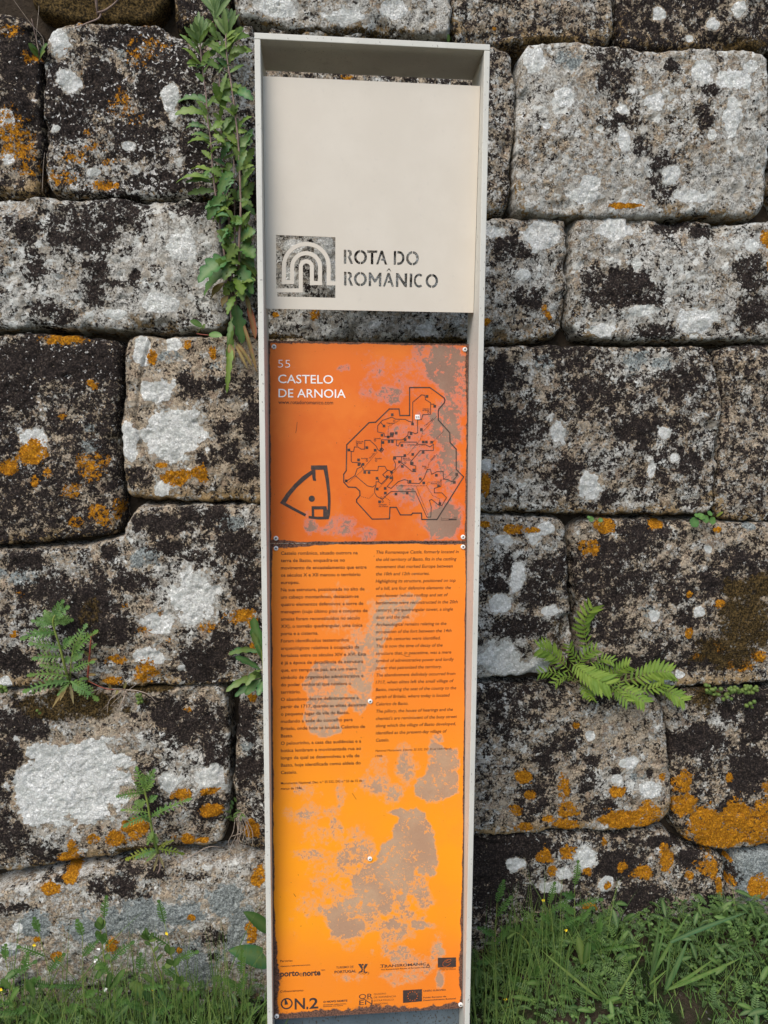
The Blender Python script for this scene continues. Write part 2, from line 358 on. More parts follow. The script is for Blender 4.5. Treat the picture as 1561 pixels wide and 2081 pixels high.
# ------------------------------------------------------------------ the wall: every stone traced from its own outline
# key: outline in photograph pixels, bias of each lichen (pale, dark, white speck, moss), bulge
STONES = dict(
 a=([(60,-160),(336,-160),(336,26),(250,40),(120,36),(52,4)], -.2, -.10, -.3, .12, .012),
 a2=([(343,-160),(458,-160),(462,34),(440,66),(400,60),(352,50)], -.1, .13, -.06, -.4, .0),
 a3=([(468,-160),(915,-160),(916,56),(904,72),(820,72),(700,69),(600,66),(545,50),(472,38)], .13, -.10, -.06, -.4, -.012),
 b=([(923,-160),(1248,-160),(1252,62),(1236,84),(1165,87),(1060,86),(938,90),(922,66)], .02, .00, -.04, -.3, .0),
 c=([(1258,-160),(1720,-160),(1720,108),(1540,102),(1330,98),(1266,90),(1256,66)], -.02, .07, -.05, -.3, .0),
 d=([(-210,20),(40,26),(72,52),(80,130),(82,380),(64,396),(-210,394)], -.08, .06, -.05, -.3, .004),
 e=([(98,66),(128,44),(330,50),(350,74),(450,82),(474,50),(528,52),(530,402),(400,403),(120,398),(97,380),(90,230),(88,120)], .06, .00, .015, -.4, -.004),
 f=([(537,50),(585,56),(604,80),(760,84),(900,86),(1038,94),(1047,170),(1046,280),(1036,424),(1016,438),(800,432),(537,420)], .05, .01, -.02, -.4, .0),
 g=([(1056,94),(1110,89),(1168,88),(1192,95),(1306,102),(1480,106),(1550,112),(1558,140),(1557,430),(1500,443),(1364,441),(1176,438),(1064,441),(1044,420),(1050,270)], .10, -.115, -.10, -.5, -.012),
 g2=([(1566,110),(1720,110),(1720,440),(1568,440)], .05, -.02, -.06, -.4, .0),
 h=([(-210,404),(180,404),(300,408),(432,412),(449,440),(453,560),(468,640),(458,672),(380,676),(120,666),(-210,671)], .10, -.09, -.08, -.4, -.010),
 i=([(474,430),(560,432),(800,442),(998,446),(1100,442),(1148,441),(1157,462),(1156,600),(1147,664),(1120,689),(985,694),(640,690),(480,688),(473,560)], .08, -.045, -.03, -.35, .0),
 j=([(1166,446),(1186,440),(1360,447),(1460,455),(1720,450),(1720,690),(1400,692),(1200,691),(1160,668),(1163,560)], .13, -.06, -.045, -.4, -.006),
 k=([(-210,682),(150,679),(236,688),(246,702),(240,760),(235,866),(244,956),(247,1040),(242,1074),(222,1086),(0,1110),(-210,1120)], -.03, .07, -.04, -.3, -.006),
 l=([(262,690),(300,685),(450,683),(700,690),(700,1018),(530,1020),(360,1017),(268,1012),(254,990),(251,938),(246,823),(254,760)], -.05, -.06, -.12, -.4, -.004),
 m=([(708,702),(985,705),(1120,703),(1300,706),(1426,704),(1446,722),(1460,765),(1466,803),(1460,911),(1448,988),(1446,1036),(1420,1045),(1300,1046),(983,1039),(708,1040)], .02, -.005, -.12, -.4, -.006),
 n=([(1456,712),(1500,698),(1720,700),(1720,1062),(1561,1060),(1470,1053),(1455,1040),(1458,990),(1470,911),(1475,803),(1468,760)], .02, .01, -.05, -.35, .002),
 o=([(-210,1130),(0,1121),(160,1110),(250,1097),(260,1058),(280,1030),(400,1027),(530,1030),(735,1032),(735,1382),(540,1386),(456,1383),(330,1389),(200,1391),(-210,1389)], .02, -.03, -.09, -.3, -.014),
 p=([(742,1050),(985,1050),(1100,1052),(1148,1054),(1152,1120),(1159,1200),(1165,1260),(1162,1335),(1120,1374),(985,1376),(742,1372)], .05, -.03, -.06, -.35, .0),
 q=([(1164,1086),(1180,1058),(1260,1053),(1400,1060),(1720,1068),(1720,1384),(1561,1385),(1480,1394),(1370,1393),(1210,1388),(1184,1350),(1182,1250),(1168,1160)], -.01, -.035, -.12, -.25, -.008),
 r=([(-210,1400),(100,1404),(330,1398),(450,1393),(464,1414),(467,1560),(463,1680),(446,1716),(300,1727),(160,1743),(0,1774),(-210,1800)], .0, -.04, -.10, -.25, -.010),
 s=([(488,1400),(540,1394),(700,1396),(700,1725),(500,1728),(480,1712),(478,1580),(484,1450)], .03, .02, -.08, -.35, .004),
 t=([(708,1398),(975,1392),(1200,1402),(1320,1406),(1344,1424),(1354,1500),(1358,1600),(1358,1654),(1342,1674),(1218,1686),(1100,1688),(1000,1695),(708,1690)], .0, -.055, -.14, -.35, -.008),
 u=([(1354,1420),(1380,1404),(1561,1402),(1720,1404),(1720,1716),(1561,1720),(1440,1727),(1400,1712),(1372,1676),(1366,1600),(1362,1500)], -.01, -.01, -.13, -.3, -.004),
 v=([(-210,1862),(0,1808),(108,1772),(250,1756),(330,1748),(530,1738),(715,1738),(715,2022),(540,2024),(440,2010),(300,1992),(-210,1990)], .06, -.14, -.14, -.35, -.030),
 w=([(722,1704),(980,1704),(1100,1696),(1250,1700),(1350,1688),(1384,1724),(1440,1737),(1472,1742),(1477,1830),(1474,1935),(1000,1945),(722,1945)], .02, .02, -.10, -.35, .004),
 x=([(1486,1738),(1561,1730),(1720,1730),(1720,1940),(1490,1940)], .03, .0, -.12, -.35, .004),
 y=([(-210,2000),(290,2002),(440,2022),(540,2034),(715,2034),(715,2260),(-210,2260)], .03, .0, -.12, -.2, -.02),
 z=([(722,1955),(1100,1955),(1100,2260),(722,2260)], .0, .0, -.1, -.2, .0),
 z2=([(1108,1955),(1720,1950),(1720,2260),(1108,2260)], .0, .0, -.1, -.2, .0),
)
DARK = """1240,110,45,22 1245,160,30,48 1255,255,36,28 1300,305,22,24 1340,345,24,30 1342,390,22,30 1440,175,22,32 1422,242,16,24 1360,140,18,18 1240,120,60,14
160,465,62,48 250,432,55,40 200,575,30,36 80,545,24,34 110,640,44,28 236,578,34,9 280,565,10,22 400,425,50,16 60,470,30,30
1050,500,52,28 1112,470,22,20 1000,470,22,15 1080,610,30,20 1270,600,80,26 1270,570,40,20 1360,460,34,12 1420,472,22,12 1200,565,22,26 1530,630,30,34 1520,560,30,40 1330,675,40,12
90,735,110,36 200,735,40,30 30,800,40,30 390,785,34,24 440,780,54,14 492,782,34,24 452,872,14,26 420,926,22,22 468,920,16,16 285,968,30,22 510,860,20,30 500,960,20,20
1150,720,60,30 1030,868,46,36 1010,760,40,30 1200,800,80,30 1380,780,40,30 1290,870,50,24 1230,1010,24,20 1150,960,40,30 1400,940,30,24
60,1142,40,22 100,1192,46,32 180,1232,60,60 230,1122,20,12 330,1062,44,18 392,1046,22,18 446,1052,26,24 482,1102,40,30 410,1162,36,40 255,1272,32,20 420,1342,52,34 452,1302,22,30 280,1182,34,14 230,1286,42,24 30,1342,34,25 500,1182,30,40 350,1110,30,14
60,1470,60,40 20,1562,36,60 340,1442,42,30 402,1472,60,40 440,1532,32,42 312,1592,38,52 430,1642,32,28 92,1732,34,22 42,1662,24,24 20,1690,44,40 315,1640,26,20 510,1562,26,26 500,1470,20,32
240,1790,62,24 300,1762,62,12 400,1768,34,10 440,1886,42,20 380,1912,32,16 430,1926,22,10 30,1830,40,12 140,1775,50,10
1050,1412,82,40 1040,1462,52,30 1112,1532,26,36 1192,1542,34,16 1192,1582,22,28 1152,1512,18,32 1166,1500,14,28 1222,1640,32,26 1075,1622,30,42 1112,1572,18,30 1320,1566,8,14 1252,1566,12,10 1230,1420,40,14
1420,1502,36,30 1370,1512,22,22 1522,1562,40,40 1472,1632,18,14 1540,1442,32,60 1532,1672,16,14 1480,1440,20,20
1040,1722,90,18 1000,1782,52,60 1100,1822,32,20 1252,1762,40,28 1310,1822,52,28 1400,1746,28,14 1442,1842,18,16 1350,1712,60,10 1500,1782,14,20 1320,1080,60,22 1230,1130,50,40 1310,1100,40,30 1220,1200,60,50 1280,1180,40,30 1340,1160,36,24 1250,1280,50,30 1370,1200,40,26 1340,1310,40,22 1400,1250,36,18 1450,1180,40,24 1500,1150,60,30 1420,1330,50,30 1300,1340,60,16
1030,1150,36,20 1080,1210,40,24 1000,1190,30,20 1100,1180,30,40 1060,1270,50,20 1130,1150,20,30
200,180,50,40 330,200,50,50 140,240,40,40 290,290,60,40 350,140,60,40 250,80,60,18 400,300,30,50 320,370,60,20 120,170,20,30 40,130,40,50 30,220,34,30"""
ORANGE = """40,290,46,56 55,335,40,38 20,60,30,18 15,245,30,36 60,112,24,18 300,95,60,24 290,125,40,28 165,145,24,14 135,105,14,12 250,215,38,34 280,245,30,20 150,320,38,22 200,300,38,18 130,362,50,20 210,377,42,16 150,48,26,10 240,332,20,10 300,52,22,8 185,270,20,12 215,330,14,10
130,690,52,16 190,782,18,14 65,918,34,32 190,946,40,34 206,1046,34,32 240,1030,14,32 20,950,26,18 130,846,12,9 100,962,16,15 75,976,12,18 150,1000,26,20 160,1060,20,14
310,726,14,18 381,701,11,12 355,971,34,21 410,961,20,20 433,716,11,20 330,945,16,8 485,1246,40,17 330,1241,12,14 295,1276,24,14 425,1271,30,16 300,1362,32,34 240,1336,26,14 230,1380,26,10 515,1262,18,14 520,1312,16,18 260,1226,9,7 45,1206,12,8 35,1286,14,9 350,1296,12,8
235,1698,27,21 190,1699,20,14 280,1676,28,26 375,1606,21,16 425,1602,19,10 435,1641,28,17 383,1701,22,18 415,1703,18,7 140,1736,32,16 152,1716,13,18 115,1793,24,15 150,1770,20,15 385,1440,11,9 512,1682,21,26 512,1417,13,12 525,1776,13,20
85,1891,12,10 125,1926,16,13 235,1904,13,17 395,1846,9,8 515,1884,14,30 532,1770,12,20 370,1913,7,7
1105,626,9,12 1115,641,8,9 1555,486,15,24 1560,540,10,20 640,641,13,12 985,656,14,9 1270,421,36,7 1005,56,8,6 705,157,16,8 985,1066,14,9 1040,1076,26,12 1080,1076,15,9 1225,1071,30,18 1200,1112,22,24 1335,1066,21,14 1455,1076,11,7 1395,1286,9,13 1460,1226,13,12 1450,1312,20,16 1420,1332,15,9 1395,1206,9,9 1500,1352,30,16 1540,1332,20,14 985,978,14,26 560,640,10,8
1060,1576,19,18 1075,1612,15,14 1045,1641,14,14 1065,1676,22,12 1145,1596,21,27 1150,1641,28,20 1145,1672,32,12 1260,1662,60,22 1320,1646,38,26 1250,1606,19,14 1345,1576,11,11 1310,1668,46,12 1170,1471,8,9 1110,1660,20,10
1385,1586,28,34 1390,1632,32,30 1430,1672,48,40 1500,1656,58,34 1550,1652,40,46 1470,1702,70,20 1560,1602,18,28 1540,1702,50,18 1480,1576,8,12
1105,1741,21,19 1120,1771,11,13 1155,1731,21,19 1230,1711,11,13 1195,1771,13,12 1305,1776,23,17 1265,1761,13,16 1355,1746,18,32 1400,1778,12,13 1440,1764,30,28 1235,1801,9,8 1195,1841,20,9 1462,1800,8,30 1490,1796,9,11 1540,1802,28,30 1490,1756,8,6 1530,1850,10,10"""
WHITE = """120,82,22,30 145,168,26,22 350,206,17,26 355,240,10,10 115,262,12,6 190,350,14,9 10,240,18,18 15,320,12,12 265,300,12,8 470,350,14,12
370,500,34,28 240,640,26,10 330,620,40,20 1082,128,23,25 1145,206,19,20 1325,213,23,20 1260,228,10,10 1262,290,13,23 1420,152,22,24 1490,166,34,20 1478,250,17,38 1440,282,8,12 1195,376,23,18 1360,360,16,16 1400,402,36,12 1290,416,18,11 1215,266,8,7 1108,262,9,7 1520,140,20,14 1180,400,40,14
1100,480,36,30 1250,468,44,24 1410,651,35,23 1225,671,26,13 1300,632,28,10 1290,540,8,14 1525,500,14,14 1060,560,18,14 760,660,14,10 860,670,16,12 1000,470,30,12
68,896,27,25 30,660,10,6 355,701,21,16 290,712,19,28 350,885,64,62 318,795,36,26 265,898,18,46 330,990,19,19 165,672,10,6
1130,876,16,25 1197,986,21,27 1345,880,11,13 1366,930,8,8 1320,956,8,13 985,946,13,12 1060,1200,..,.. 1110,1072,22,14 1050,1172,15,32 1085,1095,14,16 1115,1241,22,10 1010,1338,44,34 1050,1362,40,14 1100,1345,20,28 1015,1228,26,20 1020,1095,18,10
1325,1251,11,12 1415,1241,13,11 1435,1116,10,9 1380,1371,13,9 400,1205,44,56 325,1262,32,24 310,1332,38,20 15,1382,15,14 370,1352,7,7 440,1195,14,12
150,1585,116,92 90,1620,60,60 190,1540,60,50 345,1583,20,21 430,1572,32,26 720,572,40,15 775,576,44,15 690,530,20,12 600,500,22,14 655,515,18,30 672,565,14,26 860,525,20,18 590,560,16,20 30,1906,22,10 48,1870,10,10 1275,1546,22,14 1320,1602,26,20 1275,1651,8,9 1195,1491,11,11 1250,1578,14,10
1045,1756,20,12 1190,1747,22,20 1120,1802,26,12 1230,1796,16,14 1145,1775,16,10 700,40,40,16 800,25,30,20 560,20,40,20 1340,30,14,10 1450,50,16,12 1500,20,14,14 1400,80,8,8"""  # spots behind the header cut-outs brighten stone that lies in shade
PALE = """300,520,160,110 80,600,50,70 420,600,40,60 1100,880,44,22 1225,930,34,30 1355,928,38,20 1290,742,70,28 1310,822,24,16 1075,1000,60,28 1270,1010,44,18 1405,1006,16,22 1440,900,22,24 90,1280,60,40 110,1700,60,30 400,1550,60,40 1465,1462,32,20 1430,1522,30,24 1290,1885,80,26 1300,335,44,30 1100,200,40,60 1450,380,60,40 1350,560,60,40 1080,560,40,50 510,1520,20,50 525,1650,15,30 380,1200,60,70 340,1500,40,20 1250,1590,60,24 1180,1740,40,30 1010,1340,60,50 1040,1150,40,40 1330,600,30,30 620,540,70,70 760,525,90,30 790,570,110,30 700,665,150,20"""  # last four lighten the shaded stone behind the header by colour
BLUE = """245,110,17,14 1160,126,30,22 185,906,22,20 185,870,14,12 1105,736,30,28 1290,735,40,26 1520,1070,16,12 290,1850,80,34 370,1840,60,24 180,1870,30,22 460,1816,34,30 80,1866,24,24 390,1942,42,42 490,1882,30,60 30,1915,22,10 1540,1780,60,60 470,1060,40,20 60,1170,80,20 300,1130,40,24 1455,1666,13,13 1290,1575,30,12 1345,740,40,20 350,725,40,20 440,745,30,16 430,1570,30,22 1310,1240,16,16 500,1510,18,40 1340,1385,40,10"""
MOSS = """200,0,150,50 700,66,200,10 1512,1262,70,76 1470,1322,60,40 1540,1192,60,30 1132,1282,24,50 188,1240,30,40 150,1432,120,28 1430,1422,40,34 560,685,60,10 900,690,80,8 300,1395,60,10 360,20,30,20 1515,90,50,16 1120,80,60,10 330,1722,120,8 1500,1200,40,30"""
def blobs(s):
    out = []
    for w in s.split():
        p = w.split(',')
        try: out.append(tuple(float(q) for q in p))
        except ValueError: pass
    return out
LICHEN_AND_LIGHT = dict(dark=(blobs(DARK), .105), orange=(blobs(ORANGE), .375), white=(blobs(WHITE), .58), pale=(blobs(PALE), .10), blue=(blobs(BLUE), .31), moss=(blobs(MOSS), .33))
CRACKS = [[(306,692),(292,740),(284,790),(276,850),(286,900),(302,935),(316,955)], [(1150,1050),(1153,1060)], [(1360,447),(1420,462),(1500,456)]]

wall = empty('stone_wall', at(780, 2040, YW), 'old granite wall of large rough blocks blotched with black, white and orange lichen', 'wall')
WALL0 = np.array(wall.location)
def make_stone(key, poly_px, pale, dark, speck, moss, dy, step, seed, world_poly=None):
    if world_poly is None:
        P = chaikin(poly_px, 2, .22); W3 = np.array([at(x, y, YW) for x, y in P]); P2 = W3[:, [0, 2]]
    else:
        P2 = chaikin(world_poly, 2, .12)
    x0, z0 = P2.min(0)-.016; x1, z1 = P2.max(0)+.016
    xs = np.arange(x0, x1+step, step); zs = np.arange(z0, z1+step, step)
    X, Z = np.meshgrid(xs, zs); sh = X.shape
    wx = .005*fbm(X*22, Z*22, 3, seed+11); wz = .005*fbm(X*22, Z*22, 3, seed+23)
    wx = wx + .0035*fbm(X*75, Z*75, 2, seed+31); wz = wz + .0035*fbm(X*75, Z*75, 2, seed+37)
    wx = wx + .006*fbm(X*11, Z*11, 2, seed+43); wz = wz + .006*fbm(X*11, Z*11, 2, seed+47)
    s = poly_sdf(X+wx, Z+wz, P2) + .0022
    r = .0165 + .013*fbm(X*8, Z*8, 2, seed+5)
    q = np.clip(r-s, 0, None)
    yb = np.where(s > 0, r-np.sqrt(np.clip(r*r-np.minimum(q, r)**2, 0, None)), r+(-s)*9.0)
    inner = sstep(0, .05, s)
    yb = yb + .020*sstep(.30, .62, fbm(X*10, Z*10, 2, seed+207))*(1-sstep(.0, .055, s))      # spalled arrises
    yb = yb - .006*sstep(.0, .14, s)                                                     # the face is slightly domed
    yb = yb + inner*(.011*fbm(X*5, Z*5, 3, seed) ) + sstep(-.004, .02, s)*(.0042*fbm(X*34, Z*34, 3, seed+41) + .0022*fbm(X*110, Z*110, 2, seed+53))
    pit = fbm(X*60, Z*60, 2, seed+77); yb = yb + .004*sstep(.45, .75, pit)*inner
    P3 = np.stack([X.ravel(), np.full(X.size, YW), Z.ravel()], -1); PX, PY = to_px(P3); PX = PX.reshape(sh); PY = PY.reshape(sh)
    for cr in CRACKS:
        d = np.full(sh, 1e9)
        for (ax, ay), (bx, by) in zip(cr[:-1], cr[1:]):
            ex, ey = bx-ax, by-ay; tt = np.clip(((PX-ax)*ex+(PY-ay)*ey)/(ex*ex+ey*ey), 0, 1); d = np.minimum(d, np.hypot(PX-ax-ex*tt, PY-ay-ey*tt))
        yb = yb + .009*(1-sstep(0, 5, d))
    A = {}
    lowf = fbm(X*7, Z*7, 2, seed+61); low2 = fbm(X*6, Z*6, 2, seed+67)
    A['dark'] = .5*dark + .035*lowf - .012; A['pale'] = .5*pale + .03*low2 - .02; A['white'] = np.full(sh, -.36) + .05*lowf
    A['blue'] = np.full(sh, -.28) + (.15 if key in 'vxy' else 0) + .09*lowf; A['orange'] = np.full(sh, -.30) + .07*low2; A['moss'] = np.full(sh, moss); A['speck'] = speck - .10 + .05*low2
    j1 = 1+.55*fbm(X*30, Z*30, 4, seed+71, .6); 
    for k, (bl, st) in LICHEN_AND_LIGHT.items():
        if world_poly is not None: break
        acc = np.zeros(sh)
        for b in bl:
            cx, cy, rx, ry = b
            if cx+2*rx < PX.min() or cx-2*rx > PX.max() or cy+2*ry < PY.min() or cy-2*ry > PY.max(): continue
            d = np.sqrt(((PX-cx)/rx)**2+((PY-cy)/ry)**2)*j1
            acc = np.maximum(acc, st*(.78 if k == 'orange' and key in 'de' else .90 if k == 'orange' and key in 'ko' else .72 if k == 'dark' and key in 'mqnpt' else 1)*(1-(sstep(.60, 1.42, d) if k == 'white' else sstep(.45, 1.6, d))))
        A[k] = A[k] + acc
    if world_poly is not None:
        A['orange'] = A['orange'] + .25*sstep(.35, .7, fbm(X*6, Z*6, 2, seed+91)); A['white'] = A['white'] + .40*sstep(.4, .7, fbm(X*8, Z*8, 2, seed+93))
    # pale lichen lies over the black one
    A['dark'] = A['dark'] - .55*np.clip(A['white']+.30, 0, .3) - .30*np.clip(A['blue']+.08, 0, .3)
    zmin = P2[:, 1].min()
    A['ochre'] = .75*(1-sstep(.006, .05, s)) * sstep(.0, .01, .09-(Z-zmin)) + .15*sstep(.2, .6, lowf)
    A['moss'] = A['moss'] + .12*(1-sstep(.0, .03, s))
    keep = s > -.0125
    quad = keep[:-1, :-1] & keep[:-1, 1:] & keep[1:, 1:] & keep[1:, :-1]
    idx = np.arange(X.size).reshape(sh)
    F = np.stack([idx[:-1,:-1][quad], idx[:-1,1:][quad], idx[1:,1:][quad], idx[1:,:-1][quad]], -1)
    used = np.unique(F); remap = np.zeros(X.size, np.int64); remap[used] = np.arange(len(used)); F = remap[F]
    V = np.stack([X, YW+dy+yb, Z], -1).reshape(-1, 3)[used]
    c = np.array([(x0+x1)/2, YW, (z0+z1)/2])
    me = np_mesh('stone', V-c, F, True, {k: a.ravel()[used] for k, a in A.items()})
    return link('stone', me, MAT['stone'], wall, c-WALL0)
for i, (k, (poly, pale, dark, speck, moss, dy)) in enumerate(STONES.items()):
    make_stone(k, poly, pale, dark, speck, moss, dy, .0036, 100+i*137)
# small wedge stones in the bed joint above the sign
for i, poly in enumerate([[(612,78),(618,60),(640,49),(660,54),(668,64),(668,80)], [(686,80),(700,68),(722,62),(740,68),(742,84)], [(905,40),(916,44),(914,74),(900,76)]]):
    make_stone('chip', poly, .06, -.12, -.05, -.5, -.004, .0028, 9000+i*51)
# the wall runs on beyond the picture
rs = random.Random(3)
def band(x0, x1, z0, z1):
    x = x0
    while x < x1-.05:
        w = min(rs.uniform(.35, .75), x1-x)
        if x1-(x+w) < .25: w = x1-x
        make_stone('far', None, rs.uniform(-.02, .08), rs.uniform(-.06, .06), -.08, -.3, rs.uniform(-.012, .004), .011, rs.randrange(10**6),
                   world_poly=[(x+.006, z0+.006), (x+w-.006, z0+.006), (x+w-.006, z1-.006), (x+.006, z1-.006)])
        x += w
zt = [at(700, y, YW)[2] for y in (2260, 1945, 1738, 1395, 1040, 690, 430, 95, -160)]
xl = at(-212, 1040, YW)[0]; xr = at(1722, 1040, YW)[0]
for z0, z1 in zip(zt[:-1], zt[1:]):
    band(xl-1.3, at(-213, (1040), YW)[0], z0, z1); band(at(1724, 1040, YW)[0], xr+1.3, z0, z1)
ztop = zt[-1]
for z0, z1 in ((ztop, ztop+.36), (ztop+.36, ztop+.74)): band(xl-1.3, xr+1.3, z0, z1)
core = MB(); core.box(xl-1.3, xr+1.3, YW+.066, YW+.75, -.5, ztop+.72)
core.build('core', MAT['soil'], wall, WALL0)
# ------------------------------------------------------------------ the sign
ZT, SW, SD, TH = 2.37, 0.5, 0.132, 0.0125
sign = empty('information_sign', (SW/2, SD/2, 0), 'tall grey green steel sign frame with a beige cut-out panel over two worn orange panels', 'sign')
SO = np.array(sign.location)
def plate(name, x0, x1, y0, y1, z0, z1, mat, bevel=.0012):
    b = MB(); b.box(x0, x1, y0, y1, z0, z1); return b.build(name, mat, sign, SO, bevel=bevel)
plate('upright', 0, TH, 0, SD, -.25, ZT-TH-.0003, MAT['frame'])
plate('upright', SW-TH, SW, 0, SD, -.25, ZT-TH-.0003, MAT['frame'])
plate('top_plate', 0, SW, 0, SD, ZT-TH, ZT, MAT['frame'])
plate('cross_bar', TH+.0005, SW-TH-.0005, .070, SD-.004, .012, .062, MAT['bar'])
class Panel:
    """a tilted sheet between the uprights: (u, v) in metres from its lower left corner"""
    def __init__(s, zb, yb, zt, yt):
        s.O = np.array([TH+.001, yb, zb]); d = np.array([0, yt-yb, zt-zb]); s.H = np.linalg.norm(d)
        s.V = d/s.H; s.U = np.array([1.0, 0, 0]); s.N = np.cross(s.U, s.V); s.W = SW-2*TH-.002     # N looks at the viewer
    def uv(s, px, py):
        p = on_plane(px, py, s.O, s.N)-s.O; return np.array([p@s.U, p@s.V])
    def w(s, u, v, n=0.0):
        return s.O + s.U*u + s.V*v + s.N*n
    def mat(s, n=0.0):
        m = Matrix.Identity(4)
        for i in range(3): m[i][0] = s.U[i]; m[i][1] = s.V[i]; m[i][2] = s.N[i]; m[i][3] = (s.O+s.N*n)[i]
        return m
HEAD = Panel(1.8177, .0586, 2.2994, .0330)
UP = Panel(1.2793, .0842, 1.7530, .1060)
LOW = Panel(.0915, .0313, 1.2775, .0842)

# text ---------------------------------------------------------------
TEXTQ = []
def text_shapes(items):
    """items: (string, weight) -> list of (verts2d, faces), width-normalised outlines of the built-in font"""
    obs = []
    for body, weight in items:
        c = bpy.data.curves.new('text', 'FONT'); c.body = body; c.resolution_u = 3; c.offset = weight; c.fill_mode = 'FRONT'
        o = bpy.data.objects.new('text', c); SC.collection.objects.link(o); obs.append(o)
    bpy.context.view_layer.update(); dg = bpy.context.evaluated_depsgraph_get(); out = []
    for o in obs:
        me = bpy.data.meshes.new_from_object(o.evaluated_get(dg))
        v = np.array([w.co[:] for w in me.vertices], float).reshape(-1, 3)[:, :2]
        f = [tuple(p.vertices) for p in me.polygons]; out.append((v, f)); bpy.data.meshes.remove(me)
    for o in obs:
        c = o.data; bpy.data.objects.remove(o); bpy.data.curves.remove(c)
    return out
class Print:
    """flat print on a panel, all pieces in one mesh"""
    def __init__(s, pan, lift=.0005): s.p = pan; s.v = []; s.f = []; s.q = []; s.lift = lift
    def poly(s, pts_uv):
        b = len(s.v); s.v += [s.p.w(u, v, s.lift) for u, v in pts_uv]
        a = sum(pts_uv[i][0]*pts_uv[(i+1) % len(pts_uv)][1]-pts_uv[(i+1) % len(pts_uv)][0]*pts_uv[i][1] for i in range(len(pts_uv)))
        r = list(range(b, len(s.v))); s.f.append(tuple(r if a > 0 else r[::-1]))
    def text(s, body, x0, y0, x1, size, weight=0.0, italic=0.0, y1=None):
        """lower left and lower right ends of the line in photograph pixels, size: font height in pixels"""
        s.q.append((body, x0, y0, x1, size, weight, italic, y1))
    def line(s, pts_px, wpx, closed=False):
        P = [s.p.uv(*p) for p in pts_px]; w = wpx*.00109/2
        if closed: P.append(P[0])
        for a, b in zip(P[:-1], P[1:]):
            d = b-a; L = np.linalg.norm(d)
            if L < 1e-6: continue
            d = d/L; n = np.array([-d[1], d[0]])*w; e = d*w*.6
            s.poly([a-n-e, b-n+e, b+n+e, a+n-e])
    def dots(s, pts_px, dpx, gap):
        P = [s.p.uv(*p) for p in pts_px]; r = dpx*.00109/2; g = gap*.00109
        for a, b in zip(P[:-1], P[1:]):
            L = np.linalg.norm(b-a); k = max(2, int(L/g))
            for i in range(k):
                c = a+(b-a)*i/k; s.poly([c+[-r, -r], c+[r, -r], c+[r, r], c+[-r, r]])
    def disc(s, px, py, r, n=14, r0=0):
        c = s.p.uv(px, py); r *= .00109; r0 *= .00109
        A = [np.array([math.cos(2*math.pi*i/n), math.sin(2*math.pi*i/n)]) for i in range(n)]
        if r0 == 0: s.poly([c+a*r for a in A])
        else:
            for i in range(n): s.poly([c+A[i]*r0, c+A[i]*r, c+A[(i+1) % n]*r, c+A[(i+1) % n]*r0])
    def px(s, pts): s.poly([s.p.uv(*p) for p in pts])
    def square(s, px, py, w):
        s.px([(px-w/2, py+w/2), (px+w/2, py+w/2), (px+w/2, py-w/2), (px-w/2, py-w/2)])
    def build(s, name, mat, parent):
        if s.q:
            for (body, x0, y0, x1, size, wt, it, y1), (v, f) in zip(s.q, text_shapes([(q[0], q[5]) for q in s.q])):
                a = s.p.uv(x0, y0); e = s.p.uv(x1, y1 if y1 is not None else y0); b = e if y1 is not None else np.array([e[0], a[1]])
                d = b-a; L = np.linalg.norm(d); d = d/L; n = np.array([-d[1], d[0]])
                mn, mx = v[:, 0].min(), v[:, 0].max(); kx = L/(mx-mn); ky = size*.00109*1.0
                base = len(s.v)
                for x, y in v:
                    q = a + d*((x-mn)*kx+it*y*ky) + n*(y*ky); s.v.append(s.p.w(q[0], q[1], s.lift))
                s.f += [tuple(i+base for i in g) for g in f]
        me = bpy.data.meshes.new(name); o0 = SO
        me.from_pydata([tuple(np.array(v)-o0) for v in s.v], [], s.f); me.update()
        o = link(name, me, mat, None); o.parent = parent
        if parent is not sign: o.matrix_parent_inverse = Matrix.Translation(-(Vector(parent.location)))
        return o

# beige panel with real holes ------------------------------------------
def arc(cx, cy, r, a0, a1, n=18):
    return [(cx+r*math.cos(math.radians(a0+(a1-a0)*i/n)), cy+r*math.sin(math.radians(a0+(a1-a0)*i/n))) for i in range(n+1)]
def offset(path, d):
    out = []
    for i in range(len(path)):
        p = np.array(path[i]); a = np.array(path[max(i-1, 0)]); b = np.array(path[min(i+1, len(path)-1)])
        n1 = p-a; n2 = b-p
        if np.linalg.norm(n1) < 1e-6: n1 = n2
        if np.linalg.norm(n2) < 1e-6: n2 = n1
        n1 = np.array([n1[1], -n1[0]])/np.linalg.norm(n1); n2 = np.array([n2[1], -n2[0]])/np.linalg.norm(n2)
        m = n1+n2; m = m/np.linalg.norm(m); out.append(tuple(p+m*d/max(.3, m@n1)))
    return out
def lz(p): return (550+p[0]/10.407, 470+p[1]/10.407)
band_c = [(118,1252),(638,1252)] + arc(756,755,118,180,360) + [(874,1097),(1047,1097)] + arc(752,760,295,0,-180) + [(457,1075),(282,1075)] + arc(755,742,473,180,360) + [(1228,1102),(1370,1102)]
hA = offset(band_c, 43); hB = offset(band_c, -43)
hole_a = hA + [(1370,130),(118,80)]
hole_b = hB + [(1370,1410),(145,1380)]
hole_b[0] = (140, hole_b[0][1])
cut = [[HEAD.uv(*lz(p)) for p in h] for h in (hole_a, hole_b)]
